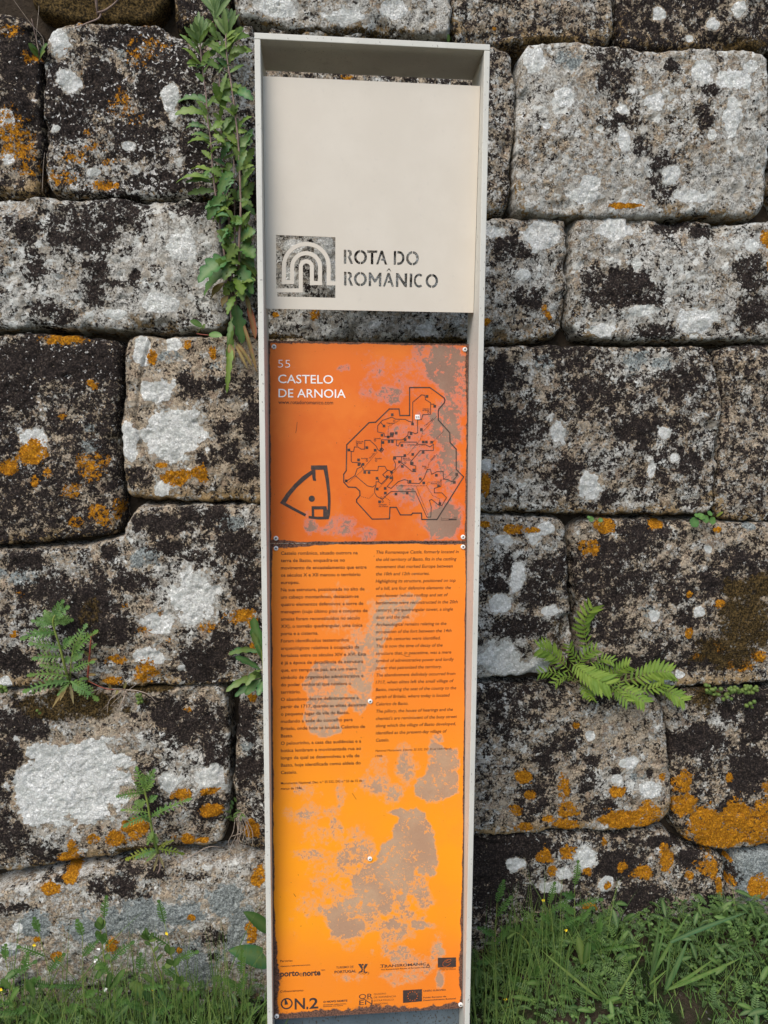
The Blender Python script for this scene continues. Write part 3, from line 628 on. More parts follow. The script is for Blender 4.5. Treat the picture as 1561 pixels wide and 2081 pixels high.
def ring(a0, a1, gap_top=True, st=.2, asp=1.0, n=16):
    o = [(.5+.5*math.cos(math.radians(a0+(a1-a0)*i/n)), .5+.515*math.sin(math.radians(a0+(a1-a0)*i/n))) for i in range(n+1)]
    k = st/asp
    i_ = [(.5+(.5-k)*math.cos(math.radians(a1+(a0-a1)*i/n)), .5+(.515-st*.9)*math.sin(math.radians(a1+(a0-a1)*i/n))) for i in range(n+1)]
    return o+i_
G = {
 'R': [[(0,0),(.27,0),(.27,1),(0,1)], [(.40,1),(.62,.99),(.80,.92),(.86,.77),(.83,.62),(.68,.51),(1,0),(.72,0),(.40,.50),(.50,.55),(.58,.66),(.58,.78),(.52,.84),(.40,.86)]],
 'O': [ring(94, 266), ring(-86, 86)],
 'T': [[(.36,0),(.62,0),(.62,.82),(1,.82),(1,1),(0,1),(0,.82),(.36,.82)]],
 'A': [[(0,0),(.19,0),(.49,.70),(.60,.43),(.47,.43),(.40,.28),(.66,.28),(.78,0),(1,0),(.60,1),(.40,1)]],
 'D': [[(0,0),(.22,0),(.22,1),(0,1)], [(.32,0),(.48,0)]+[(.48+.52*math.sin(math.pi*i/14), .5-.5*math.cos(math.pi*i/14)) for i in range(1, 14)]+[(.48,1),(.32,1),(.32,.82),(.46,.82)]+[(.46+.31*math.sin(math.pi*i/12), .5+.32*math.cos(math.pi*i/12)) for i in range(1, 12)]+[(.46,.18),(.32,.18)]],
 'M': [[(0,0),(0,1),(.17,1),(.50,.52),(.83,1),(1,1),(1,0),(.80,0),(.80,.62),(.56,.27),(.44,.27),(.20,.62),(.20,0)]],
 'N': [[(0,0),(0,1),(.22,1),(.77,.36),(.77,1),(1,1),(1,0),(.79,0),(.23,.66),(.23,0)]],
 'I': [[(0,0),(1,0),(1,1),(0,1)]],
 'C': [[(.5+.5*math.cos(a), .5+.515*math.sin(a)) for a in [math.radians(52+256*i/20) for i in range(21)]]+[(.5+.31*math.cos(a), .5+.335*math.sin(a)) for a in [math.radians(305-250*i/20) for i in range(21)]]],
 '^': [[(.0,1.10),(.14,1.10),(.5,1.24),(.86,1.10),(1,1.10),(.62,1.32),(.38,1.32)]],
}
def row(letters, bl, br, hz):
    for ch, xa, xb in letters:
        xa_, xb_ = 690+xa/7.433, 690+xb/7.433
        def base(x): 
            k = (x-bl[0])/(br[0]-bl[0]); return 490+(bl[1]+(br[1]-bl[1])*k)/7.433
        a = HEAD.uv(xa_, base(xa)); b = HEAD.uv(xb_, base(xb)); hh = hz/7.433*.00112
        for g in G[ch]: cut.append([a+(b-a)*u+np.array([0, 1])*v*hh for u, v in g])
row([('R',65,208),('O',218,415),('T',418,570),('A',553,722),('D',818,982),('O',1003,1197)], (65,343), (1190,368), 200)
row([('R',68,208),('O',217,413),('M',440,632),('A',655,825),('^',705,782),('N',850,1020),('I',1058,1097),('C',1120,1280),('O',1298,1487)], (68,673), (1480,709), 200)
def make_header():
    cu = bpy.data.curves.new('header_panel', 'CURVE'); cu.dimensions = '2D'; cu.fill_mode = 'BOTH'; cu.extrude = .0014
    W, H = HEAD.W, HEAD.H
    for pts in [[(0,0),(W,0),(W,H),(0,H)]]+cut:
        sp = cu.splines.new('POLY'); sp.points.add(len(pts)-1); sp.use_cyclic_u = True
        for p, q in zip(sp.points, pts): p.co = (q[0], q[1], 0, 1)
    o = bpy.data.objects.new('tmp', cu); SC.collection.objects.link(o); bpy.context.view_layer.update()
    me = bpy.data.meshes.new_from_object(o.evaluated_get(bpy.context.evaluated_depsgraph_get()))
    bpy.data.objects.remove(o); bpy.data.curves.remove(cu)
    me.name = 'header_panel'; me.materials.clear(); me.materials.append(MAT['header'])
    ob = bpy.data.objects.new('header_panel', me); SC.collection.objects.link(ob); ob.parent = sign
    m = HEAD.mat(); m.translation = m.translation-Vector(SO); ob.matrix_local = m
    return tag(ob, 'beige steel panel with the arch emblem and ROTA DO ROMÂNICO cut through it')
header = make_header()

# orange panels: fine grid so that wear can be laid out on it -------------
def orange_panel(pan, mat, wear_polys, wear_blobs, rust, lit_tone, label, seed, rusty_edge):
    h = .0024; nx = int(pan.W/h)+1; ny = int(pan.H/h)+1
    us = np.linspace(0, pan.W, nx); vs_ = np.linspace(0, pan.H, ny); U, V = np.meshgrid(us, vs_)
    P = pan.O + U[..., None]*pan.U + V[..., None]*pan.V
    PX, PY = to_px(P.reshape(-1, 3)); PX = PX.reshape(U.shape); PY = PY.reshape(U.shape)
    jx = PX+5*fbm(U*60, V*60, 3, seed); jy = PY+5*fbm(U*60, V*60, 3, seed+9)
    wear = np.full(U.shape, .02) + .12*fbm(U*14, V*14, 3, seed+3)
    for poly, st in wear_polys:
        s = poly_sdf(jx, jy, np.array(poly, float)); wear = np.maximum(wear, st*sstep(-5, 5, s))
    for cx, cy, rx, ry, st in wear_blobs:
        d = np.sqrt(((jx-cx)/(rx*1.18))**2+((jy-cy)/(ry*1.18))**2)*(1+.35*fbm(U*40, V*40, 2, seed+5)); wear = np.maximum(wear, (st+.09)*(1-sstep(.5, 1.45, d)))
    n = fbm(U*26, V*26, 4, seed+21, .6)
    dl = U; dr = pan.W-U; db = V; dt = pan.H-V
    def edge(d, w): return .95*(1-sstep(0, 1, d/(w*(1+.9*n)+.0006)))
    A_rust = np.maximum.reduce([edge(dl, rust[0](V)), edge(dr, rust[1](V)), edge(db, rust[2](U)), edge(dt, rust[3](U))])
    F_idx = np.arange(nx*ny).reshape(ny, nx)
    F = np.stack([F_idx[:-1,:-1], F_idx[:-1,1:], F_idx[1:,1:], F_idx[1:,:-1]], -1).reshape(-1, 4)
    fd = lit_tone(PX, PY)
    attrs = dict(wear=wear.ravel(), rust=A_rust.ravel(), lit_tone=fd.ravel(), pits=(.03*fbm(U*9, V*9, 2, seed+44)+.05*(A_rust > .1)).ravel())
    # sheet thickness: a skirt round the rim and a back
    V3 = np.concatenate([P.reshape(-1, 3), np.array([pan.w(0,0,-.0025), pan.w(pan.W,0,-.0025), pan.w(pan.W,pan.H,-.0025), pan.w(0,pan.H,-.0025)])])
    b = nx*ny; c = [F_idx[0,0], F_idx[0,-1], F_idx[-1,-1], F_idx[-1,0]]
    ex = [(b+3,b+2,b+1,b), (c[0],b,b+1,c[1]), (c[1],b+1,b+2,c[2]), (c[2],b+2,b+3,c[3]), (c[3],b+3,b,c[0])]
    F = np.concatenate([F, np.array(ex)])
    for k in attrs: attrs[k] = np.concatenate([attrs[k], np.full(4, 1.0 if k == 'rust' else 0.0)])
    me = np_mesh('info_panel', V3-SO, F, False, attrs)
    return tag(link('info_panel', me, mat, sign), label)
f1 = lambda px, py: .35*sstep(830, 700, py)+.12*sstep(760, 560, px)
E8 = 8/7.0
WP1 = []
WB1 = [(905,745,40,48,.55),(925,790,26,70,.42),(905,865,32,52,.5),(912,940,22,62,.46),(900,1062,36,40,.56),(835,765,70,34,.24),(795,800,24,22,.40),(745,790,14,22,.30),(775,745,30,24,.26),
       (825,1000,34,26,.34),(690,1072,30,22,.40),(632,1066,14,16,.42),(845,905,56,60,.28),(870,960,40,60,.30),(700,750,10,6,.45),(750,1085,14,12,.36),(880,720,50,24,.3)]
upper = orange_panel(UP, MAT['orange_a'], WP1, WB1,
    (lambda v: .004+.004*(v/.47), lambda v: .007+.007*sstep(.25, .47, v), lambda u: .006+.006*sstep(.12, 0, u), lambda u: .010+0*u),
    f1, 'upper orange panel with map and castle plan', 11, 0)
pg = [(885,108),(960,92),(1120,82),(1180,110),(1205,180),(1240,260),(1262,350),(1268,470),(1265,560),(1205,600),(1165,500),(1110,520),(1080,640),(1050,740),(1010,830),(960,740),(930,850),(870,880),(720,870),(700,760),(690,560),(720,500),(820,480),(820,430),(870,340),(930,300),(935,250),(980,160)]
WP2 = [([(540+x/3.63, 1620+y/3.63) for x, y in pg], .59),
       ([(770,1225),(830,1200),(860,1215),(840,1240),(800,1275),(770,1330),(760,1400),(748,1430),(735,1455),(715,1440),(690,1460),(700,1490),(660,1500),(630,1490),(615,1460),(625,1420),(612,1390),(640,1345),(690,1345),(740,1300),(745,1265)], .53),
       ([(875,1500),(905,1520),(930,1520),(935,1560),(932,1610),(900,1628),(870,1632),(845,1620),(842,1580),(865,1575),(868,1535)], .58)]
WB2 = [(725,1855,42,30,.46),(760,1868,22,24,.36),(735,1800,20,40,.50),(820,1850,20,30,.34),(650,1700,40,20,.24),(660,1760,30,40,.22),(690,1810,30,26,.26),(860,1750,16,40,.42),(845,1800,24,26,.40),(640,1650,40,14,.30),(770,1560,20,30,.24),(850,1960,40,20,.30),(720,1985,30,12,.22),(700,1260,40,30,.20),(790,1240,50,26,.30),(705,1882,38,30,.54),(690,1860,26,24,.5),(800,1890,32,26,.46),(857,1830,26,20,.40),(860,1880,24,10,.5),(711,1745,32,42,.36),(631,1840,28,24,.30),(685,1690,14,24,.38),(628,1736,26,11,.36),(625,1653,26,9,.46),(600,1658,30,16,.28),
       (816,1938,30,16,.44),(888,1935,14,28,.44),(893,1990,8,18,.50),(820,1988,38,14,.34),(825,1560,22,38,.40),(770,1596,34,22,.40),(800,1610,20,20,.42),(616,1606,26,16,.32),(692,1618,8,28,.36),(730,1700,24,24,.32),(745,1730,18,20,.34),(690,1230,24,40,.24),(735,1340,40,60,.34),(890,1500,10,12,.36),(710,1930,10,8,.3),(757,1935,6,8,.3),(650,1790,24,12,.28)]
def f2(px, py):  # painted light, strongest below mid height and weaker at lower right
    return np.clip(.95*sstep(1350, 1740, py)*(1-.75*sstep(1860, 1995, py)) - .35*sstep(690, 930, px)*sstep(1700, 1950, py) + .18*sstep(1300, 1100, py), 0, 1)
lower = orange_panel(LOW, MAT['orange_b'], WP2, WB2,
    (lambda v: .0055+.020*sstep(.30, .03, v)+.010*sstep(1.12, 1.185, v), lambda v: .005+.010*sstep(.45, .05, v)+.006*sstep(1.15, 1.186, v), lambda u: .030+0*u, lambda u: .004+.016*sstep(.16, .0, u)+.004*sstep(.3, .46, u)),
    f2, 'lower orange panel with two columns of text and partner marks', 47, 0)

# screws -------------------------------------------------------------
def screw_mesh():
    v, f = [], []; prof = [(.0058, .0), (.0058, .0012), (.0050, .0026), (.0038, .0034), (.0024, .0036), (.0022, .0020), (0, .0020)]; n = 16
    for r, z in prof[:-1]:
        for k in range(n): v.append((r*math.cos(2*math.pi*k/n), r*math.sin(2*math.pi*k/n), z))
    v.append((0, 0, prof[-1][1])); c = len(v)-1; L = len(prof)-1
    for i in range(L-1):
        for k in range(n): f.append((i*n+k, i*n+(k+1) % n, (i+1)*n+(k+1) % n, (i+1)*n+k))
    for k in range(n): f.append(((L-1)*n+k, (L-1)*n+(k+1) % n, c))
    me = bpy.data.meshes.new('screw'); me.from_pydata(v, [], f); me.update(); me.materials.append(MAT['screw']); me.materials.append(MAT['socket'])
    for p in me.polygons:
        if min(p.vertices) >= (L-2)*n: p.material_index = 1
        p.use_smooth = True
    return me
SCM = screw_mesh()
for pan, pts in ((UP, [(557,705),(944.8,710.5),(561,1094),(941,1091.5)]), (LOW, [(561,1114.5),(941,1111.5),(752.5,1425),(752,1745),(562.5,2064.5),(936,2041)])):
    for p in pts:
        uv = pan.uv(*p); o = bpy.data.objects.new('screw', SCM); SC.collection.objects.link(o); o.parent = sign
        m = pan.mat(); m.translation = Vector(pan.w(uv[0], uv[1], .0003))-Vector(SO); o.matrix_local = m @ Matrix.Rotation(rng.uniform(0, 6), 4, 'Z')

# print on the upper panel ------------------------------------------------
p = Print(UP); p.text('55', 565.2, 747, 589.8, 24.5, -.018); p.text('CASTELO', 565.4, 778.4, 677, 26, .004); p.text('DE ARNOIA', 566.2, 807.2, 702.5, 26, .004)
p.build('heading_lettering', MAT['white_ink'], upper)
p = Print(UP); p.text('www.rotadoromanico.com', 565.8, 820.8, 677, 11.5, .006); p.build('address_lettering', MAT['ink'], upper)
def q1(x, y): return (530+x/3.548, 680+y/3.548)
p = Print(UP)
def strip(path_o, path_i):
    for i in range(len(path_o)-1): p.px([q1(*path_o[i]), q1(*path_o[i+1]), q1(*path_i[i+1]), q1(*path_i[i])])
strip([(362,943),(478,942)], [(362,974),(455,974)])
strip([(478,942),(492,1040),(502,1140),(504,1200),(502,1262)], [(453,974),(470,1060),(480,1140),(484,1200),(482,1262)])
strip([(502,1262),(499,1300),(490,1331)], [(478,1262),(474,1290),(470,1310)])
strip([(366,1237),(474,1237)], [(385,1260),(450,1260)])
strip([(474,1237),(478,1262),(472,1312),(490,1331)], [(450,1260),(450,1275),(450,1312),(450,1314)])
strip([(490,1331),(420,1333),(345,1325)], [(450,1312),(400,1312),(345,1306)])
strip([(366,1237),(368,1310)], [(385,1260),(386,1313)])
strip([(366,975),(372,1030),(378,1053)], [(394,975),(396,1030),(400,1055)])
strip([(366,978),(300,1022),(240,1080),(185,1145),(138,1214)], [(372,1006),(318,1050),(262,1100),(212,1160),(180,1213)])
strip([(138,1214),(230,1265),(320,1312)], [(180,1213),(245,1250),(327,1293)])
p.disc(*q1(368,1183), 6.8, 18); p.build('castle_plan', MAT['map_ink'], upper)
def q8(x, y): return (680+x/5.575, 770+y/5.575)
p = Print(UP)
OUT = [(850,98),(1080,98),(1180,170),(1240,215),(1250,240),(1244,270),(1182,340),(1175,365),(1175,465),(1305,610),(1308,720),(1378,795),(1378,1025),(1462,1110),(1160,1592),(988,1592),(985,1520),(885,1520),(870,1540),(745,1540),(700,1455),(628,1455),(622,1585),(425,1588),(250,1395),(250,1365),(288,1320),(285,1270),(240,1228),(155,1225),(105,1170),(103,1080),(132,1040),(138,745),(390,495),(465,490),(620,340),(730,340),(740,415),(850,415)]
p.line([q8(*a) for a in OUT], 2.5, True)
for r in ([(885,490),(885,265),(985,180),(1022,185),(1030,235),(1088,270),(1088,400),(1000,405),(985,460),(940,465),(942,610),(915,620),(865,600),(835,600),(830,640),(770,690),(650,690),(530,690),(530,790)],
          [(885,490),(840,480),(800,458),(690,455),(650,432),(540,470),(488,530),(488,600),(560,615),(570,655),(660,655),(672,610),(630,610),(630,655)],
          [(700,690),(700,750),(720,760),(745,715),(930,715),(945,740)], [(165,805),(185,822),(215,822),(225,770),(265,770),(300,795),(340,795),(342,695),(400,695),(470,760),(490,800),(530,830),(555,800),(530,775)],
          [(188,822),(188,930),(200,945),(290,950),(330,1035),(490,1038),(497,990),(570,990),(590,1030),(640,1045)], [(130,1160),(230,1095),(255,1020),(310,990)],
          [(240,1100),(370,1210),(430,1225),(470,1200),(470,1165),(500,1165),(530,1190),(590,1130),(545,1085),(600,1035)],
          [(790,880),(670,880),(665,910),(690,960),(685,1020),(640,1050),(660,1120),(655,1150),(595,1220),(640,1240),(720,1165),(790,1140),(830,1150),(830,1180),(960,1185),(1010,1130),(1050,1025),(1085,1025),(1100,1080),(1160,1050),(1230,1050),(1235,1135),(1280,1140),(1330,1165),(1390,1095)],
          [(1120,740),(1080,770),(1030,745),(950,740)], [(1120,740),(1120,810),(970,812),(860,940),(860,970),(920,985),(920,1050),(880,1050),(760,950),(760,880)],
          [(1205,1140),(1205,1215),(1130,1240),(1130,1290),(1215,1290),(1268,1345),(1215,1435),(1180,1430),(1100,1365),(1075,1375),(1095,1450),(1090,1565),(1045,1565),(915,1275),(640,1275),(580,1325),(540,1365),(480,1330),(455,1290),(455,1240),(470,1210)],
          [(520,490),(560,533)], [(480,1125),(500,1140),(500,1165)], [(1193,1412),(1190,1380)], [(1090,285),(1130,287)]):
    p.line([q8(*a) for a in r], 1.5)
for r in ([(1155,425),(1000,600),(970,690),(820,870)], [(1235,590),(1110,720)], [(480,830),(300,1050),(140,1190)], [(760,960),(600,1130),(500,1240)], [(700,1210),(1040,1210),(1060,1170),(1180,1165),(1260,1120),(1365,1030)],
          [(925,1220),(1060,1550)], [(1040,1210),(1110,1320),(1190,1360),(1190,1480)], [(1155,860),(1070,950),(1050,1040)], [(310,1335),(390,1355),(450,1290)], [(560,1330),(625,1380),(625,1440)], [(730,470),(610,540),(605,650)], [(960,760),(1040,745)]):
    p.dots([q8(*a) for a in r], 1.5, 3.2)
for a in [(1047,197),(1135,310),(653,405),(560,533),(883,510),(698,613),(537,637),(650,632),(607,657),(617,710),(655,710),(866,620),(845,662),(800,688),(983,573),(763,752),(1005,715),(1040,715),(1100,717),(162,805),(365,778),(460,808),(526,800),(272,917),(275,970),(322,968),(342,1058),(390,1060),(132,1155),(796,868),(683,898),(735,940),(767,990),(885,855),(880,955),(897,1032),(1003,832),(645,1055),(480,1125),(598,1108),(638,1120),(855,1162),(970,1133),(1010,1178),(1153,1092),(1383,1080),(1357,1172),(1177,1210),(483,1247),(573,1240),(575,1293),(695,1303),(823,1293),(1193,1412),(510,1392),(548,720)]:
    p.square(*q8(*a), 5.4)
for a in [(1063,378),(675,478),(458,695),(254,745),(366,925),(470,925),(933,743),(800,948),(1030,1010),(1180,1175),(888,1250),(545,1388),(530,1345)]:
    p.disc(*q8(*a), 2.4, 12, 1.5)
for s_, x, y, x1 in [('Celorico',1000,345,1075),('de Basto',995,362,1072),('Felgueiras',592,508,680),('Lousada',447,680,522),('Paços de',243,715,325),('Ferreira',243,733,312),('Amarante',825,752,915),('Marco de',775,905,850),('Canaveses',775,923,865),('Paredes',303,908,378),('Penafiel',458,908,532),('Baião',993,995,1040),('Resende',1090,1192,1165),('Cinfães',806,1257,870),('Douro',748,1216,798),('Castelo',500,1430,590),('de Paiva',500,1450,605)]:
    a, b = q8(x, y), q8(x1, y); p.text(s_, a[0], a[1], b[0], 4.2, .012)
a, b = q8(1020,545), q8(1120,450); p.text('Tâmega', a[0], a[1], b[0], 4, .01, 0, b[1])
a, b = q8(1095,925), q8(1140,870); p.text('Ovil', a[0], a[1], b[0], 4, .01, 0, b[1])
a, b = q8(400,905), q8(455,840); p.text('Sousa', a[0], a[1], b[0], 4, .01, 0, b[1])
p.px([q8(1292,1600), q8(1382,1600), q8(1382,1583), q8(1292,1583)]); p.line([q8(1207,1600), q8(1292,1600)], .6); p.line([q8(1207,1584), q8(1292,1584)], .6); p.line([q8(1207,1600), q8(1207,1584)], .6)
a, b = q8(1350,1575), q8(1384,1575); p.text('20 km', a[0], a[1], b[0], 3.4, .01); a, b = q8(1206,1576), q8(1213,1576); p.text('0', a[0], a[1], b[0], 3.4, .01)
p.build('route_map', MAT['map_ink'], upper)
p = Print(UP, .0009); p.square(*q8(938,432), 9.2); p.build('map_marker', MAT['white_ink'], upper)
p = Print(UP, .0012); a, b = q8(918,446), q8(958,446); p.text('55', a[0], a[1], b[0], 6.6); p.build('marker_lettering', MAT['ink'], upper)

# print on the lower panel -----------------------------------------------
PT = [('Castelo românico, situado outrora na',727),('terra de Basto, enquadra-se no',701),('movimento de encastelamento que entre',745),('os séculos X e XII marcou o território',732.6),('europeu.',608.5),('Na sua estrutura, posicionada no alto de',740.8),('um cabeço montanhoso, destacam-se',728.9),('quatro elementos defensivos: a torre de',738.4),('menagem (cujo último piso e conjunto de',747),('ameias foram reconstituídos no século',731.7),('XX), o torreão quadrangular, uma única',736.6),('porta e a cisterna.',647),('Foram identificados testemunhos',709),('arqueológicos relativos à ocupação da',730),('fortaleza entre os séculos XIV e XVI. Esta',744),('é já a época de decadência da estrutura',738),('que, em tempo de paz, era um mero',725.4),('símbolo de organização administrativa e',738.5),('do poder senhorial que tutelava o',713.8),('território.',611),('O abandono deu-se definitivamente a',729),('partir de 1717, quando as elites deixaram',744.5),('o pequeno lugar da vila de Basto,',710),('mudando a sede do concelho para',716.8),('Britelo, onde hoje se localiza Celorico de',741.8),('Basto.',595.7),('O pelourinho, a casa das audiências e a',734),('botica lembram a movimentada rua ao',733.7),('longo da qual se desenvolveu a vila de',730.5),('Basto, hoje identificada como aldeia do',733),('Castelo.',604)]
EN = [('This Romanesque Castle, formerly located in',933.6),('the old territory of Basto, fits in the castling',929),('movement that marked Europe between',921.7),('the 10th and 12th centuries.',874.8),('Highlighting its structure, positioned on top',927.4),('of a hill, are four defensive elements: the',918),('watchtower (whose rooftop and set of',911.3),('battlements were reconstructed in the 20th',931.8),('century), the quadrangular tower, a single',922),('door and the tank.',834.9),('Archaeological remains relating to the',908.8),('occupation of the fort between the 14th',919),('and 16th centuries were identified.',897),('This is now the time of decay of the',901),('structure that, in peacetime, was a mere',918.7),('symbol of administrative power and lordly',923.7),('power that patronized the territory.',899.4),('The abandonment definitely occurred from',927),('1717, when elites left the small village of',923),('Basto, moving the seat of the county to the',928.8),('parish of Britelo, where today is located',914.8),('Celorico de Basto.',831.4),('The pillory, the house of hearings and the',922),("chemist's are reminiscent of the busy street",930),('along which the village of Basto developed,',928),('identified as the present-day village of',909),('Castelo.',792.4)]
p = Print(LOW)
for i, (s_, x1) in enumerate(PT): p.text(s_, 571, 1127.4+i*14.85, x1, 10.4, .010)
p.text('Monumento Nacional, Dec. n.º 35 532, DG n.º 55 de 15 de', 571, 1593.9, 736, 7.6, .008); p.text('março de 1946.', 571, 1604.8, 615, 7.6, .008)
p.build('portuguese_text', MAT['ink'], lower)
p = Print(LOW)
for i, (s_, x1) in enumerate(EN): p.text(s_, 763.6, 1125.2+i*14.69, x1-2, 10.2, .004, .2)
p.text('National Monument, Decree 35 532, DG 55 of 15th March', 763, 1527.6, 917, 7.2, -.002, .2); p.text('1946.', 763, 1538.4, 778, 7.2, -.002, .2)
p.build('english_text', MAT['ink'], lower)
def q7(x, y): return (540+x/3.63, 1920+y/3.63)
def T(p, s_, x0, y0, x1, size, wt=0.0, it=0.0):
    a, b = q7(x0, y0), q7(x1, y0); p.text(s_, a[0], a[1], b[0], size, wt, it)
p = Print(LOW); T(p, 'Parcerias', 108, 127, 198, 7, .004); p.build('caption_lettering', MAT['ink'], lower)
p = Print(LOW); T(p, 'Cofinanciamento', 108, 351, 278, 7, .004); p.build('caption_lettering', MAT['ink'], lower)
p = Print(LOW); T(p, 'ENTIDADE REGIONAL DO TURISMO DO PORTO E NORTE DE PORTUGAL', 110, 163, 330, 3.4, .02); T(p, 'porto', 108, 234, 246, 19.5, .03); T(p, 'e', 248, 232, 272, 18.5, -.008); T(p, 'norte', 275, 230, 404, 19.5, .03); T(p, 'TEM', 406, 192, 438, 4.4, .0)
p.build('partner_mark', MAT['map_ink'], lower)
p = Print(LOW); T(p, 'TURISMO DE', 520, 175, 648, 7.2, .006); T(p, 'PORTUGAL', 508, 210, 668, 8.6, .022)
p.disc(*q7(716,146), 2.3, 12)
for pts in ([(682,140),(704,140),(716,166),(708,180),(692,158)], [(754,140),(734,140),(720,166),(728,182),(744,160)], [(708,180),(718,170),(714,202),(684,206),(690,196),(702,194)], [(722,172),(730,184),(732,198),(750,198),(748,206),(722,206)]): p.px([q7(*a) for a in pts])
p.line([q7(680,214), q7(692,210), q7(704,216), q7(716,211), q7(728,216), q7(740,208), q7(752,200), q7(762,206), q7(758,216), q7(750,212)], .7)
p.build('partner_mark', MAT['map_ink'], lower)
p = Print(LOW); T(p, 'T', 845, 168, 877, 10.6, .012); T(p, 'RANSROMANIC', 878, 166, 1184, 8.8, .016); T(p, 'A', 1184, 160, 1212, 10.2, .012); T(p, 'The Romanesque Routes of European Heritage', 850, 187, 1213, 4.2, .012); 
for x in (845, 878, 1184): p.line([q7(x-2, 168), q7(x+10, 167)], .6)
p.build('partner_mark', MAT['map_ink'], lower)
p = Print(LOW); p.px([q7(1270,167), q7(1404,163), q7(1404,92), q7(1270,96)]); T(p, 'COUNCIL OF EUROPE', 1285, 178, 1385, 3.4, .012); T(p, "CONSEIL DE L'EUROPE", 1275, 189, 1402, 3.4, .012); p.build('partner_mark', MAT['map_ink'], lower)
p = Print(LOW, .0009)
sp = [(1306,148),(1308,132),(1322,116),(1342,106),(1362,106),(1368,114),(1356,124),(1336,130),(1328,126),(1332,118),(1346,110)]
p.line([q7(*a) for a in sp], .7); p.line([q7(1306,148), q7(1314,158), q7(1330,158), q7(1350,148), q7(1364,134)], .7); p.build('mark_lettering', MAT['orange_a'], lower)
p = Print(LOW); p.disc(*q7(155,433), 13.6, 28, 10.4); p.px([q7(140,443), q7(166,438), q7(150,398), q7(140,400)]); T(p, 'N', 214, 475, 290, 37, .018); T(p, '.', 300, 472, 314, 37, .03); T(p, '2', 322, 470, 388, 36, .018)
T(p, 'O NOVO NORTE', 425, 427, 602, 6.0, .04); T(p, 'PROGRAMA OPERACIONAL', 425, 447, 596, 3.2, .02); T(p, 'REGIONAL DO NORTE', 425, 459, 570, 3.2, .02); p.build('partner_mark', MAT['map_ink'], lower)
p = Print(LOW); T(p, 'QR', 688, 400, 788, 17.0, .0); T(p, 'EN', 690, 444, 788, 16.5, .0); p.line([q7(690,402), q7(790,398)], .6)
for i, (s_, x1) in enumerate([('QUADRO', 888), ('DE REFERÊNCIA', 962), ('ESTRATÉGICO', 945), ('NACIONAL', 905)]): T(p, s_, 798, 370+i*24, x1, 6.0, -.008)
p.build('partner_mark', MAT['map_ink'], lower)
p = Print(LOW); p.px([q7(1013,428), q7(1153,416), q7(1153,326), q7(1013,335)]); T(p, 'UNIÃO EUROPEIA', 1163, 346, 1330, 5.4, .018); T(p, 'Fundo Europeu de', 1163, 394, 1330, 5.0, .018); T(p, 'Desenvolvimento Regional', 1163, 414, 1402, 5.0, .018); p.build('partner_mark', MAT['map_ink'], lower)
p = Print(LOW, .0009)
for i in range(12):
    a = 2*math.pi*i/12; c = (1083+36*math.sin(a), 377-34*math.cos(a)); pts = []
    for k in range(10):
        r = (5.6 if k % 2 == 0 else 2.4); w = -math.pi/2+math.pi*k/5; pts.append(q7(c[0]+r*math.cos(w), c[1]+r*math.sin(w)))
    cc = q7(*c)
    for k in range(10): p.px([cc, pts[k], pts[(k+1) % 10]])
p.build('mark_stars', MAT['orange_a'], lower)
for s_ in ([(820,1331), (826,1334), (834,1333)], [(597,1816), (601,1822)], [(716,1612), (724,1624)], [(604,858), (603,870), (601,880)]):     # scratches in the paint
    pan, par = (LOW, lower) if s_[0][1] > 1110 else (UP, upper)
    p = Print(pan); p.line(s_, .8); p.build('scratch', MAT['ink'], par)
# ------------------------------------------------------------------ plants
at_wall = at
def at(px, py, Y): return at_wall(px, py, Y+.182)          # plant depths below are counted from a wall face at .178
def bez(P0, C, P1, n):
    t = np.linspace(0, 1, n)[:, None]; return (1-t)**2*P0 + 2*t*(1-t)*C + t**2*P1
def V3(*a): return np.array(a, float)
def blade_arrays(P0, P1, width, arch=.15, bulge=.0, teeth=0, depth=.25, widest=.45, n=11, fold=.25, facing=V3(0,-1,.25), twist=0., up=V3(0,0,1), base_w=.12, wave=0., r=rng):
    """one leaf blade from base P0 to tip P1: verts, faces, rib attribute"""
    P0 = np.array(P0, float); P1 = np.array(P1, float); L = np.linalg.norm(P1-P0)
    C = (P0+P1)/2 + up*arch*L + V3(0,-1,0)*bulge*L
    if teeth: n = max(n, teeth*4+1)
    c = bez(P0, C, P1, n); tg = np.gradient(c, axis=0); tg /= np.linalg.norm(tg, axis=1)[:, None]+1e-9
    f = facing/np.linalg.norm(facing); V, A = [], []
    for i in range(n):
        t = i/(n-1); T = tg[i]; S = np.cross(T, f); S /= np.linalg.norm(S)+1e-9; N = np.cross(S, T)
        a = twist*t; S2 = S*math.cos(a)+N*math.sin(a); N2 = -S*math.sin(a)+N*math.cos(a)
        k = t**widest*(1-t)**(1-widest)/(widest**widest*(1-widest)**(1-widest)) if 0 < t < 1 else 0
        k = k**1.35
        w = width*(k if t > widest else max(k, base_w))*.5
        if t == 0: w = width*base_w*.4
        wl = wr = w
        if teeth and .08 < t < .97:
            ph = (i % 4); kk = [1.0, 1-depth*.9, 1-depth*.35, 1+depth*.25][ph]; wl *= kk*r.uniform(.92, 1.08); wr *= kk*r.uniform(.92, 1.08)
        und = wave*width*math.sin(t*9+r.random())
        V += [c[i]-S2*wl+N2*(fold*wl+und), c[i], c[i]+S2*wr+N2*(fold*wr-und)]; A += [0, 1, 0]
    F = []
    for i in range(n-1):
        a = 3*i; F += [(a, a+1, a+4, a+3), (a+1, a+2, a+5, a+4)]
    return V, F, A
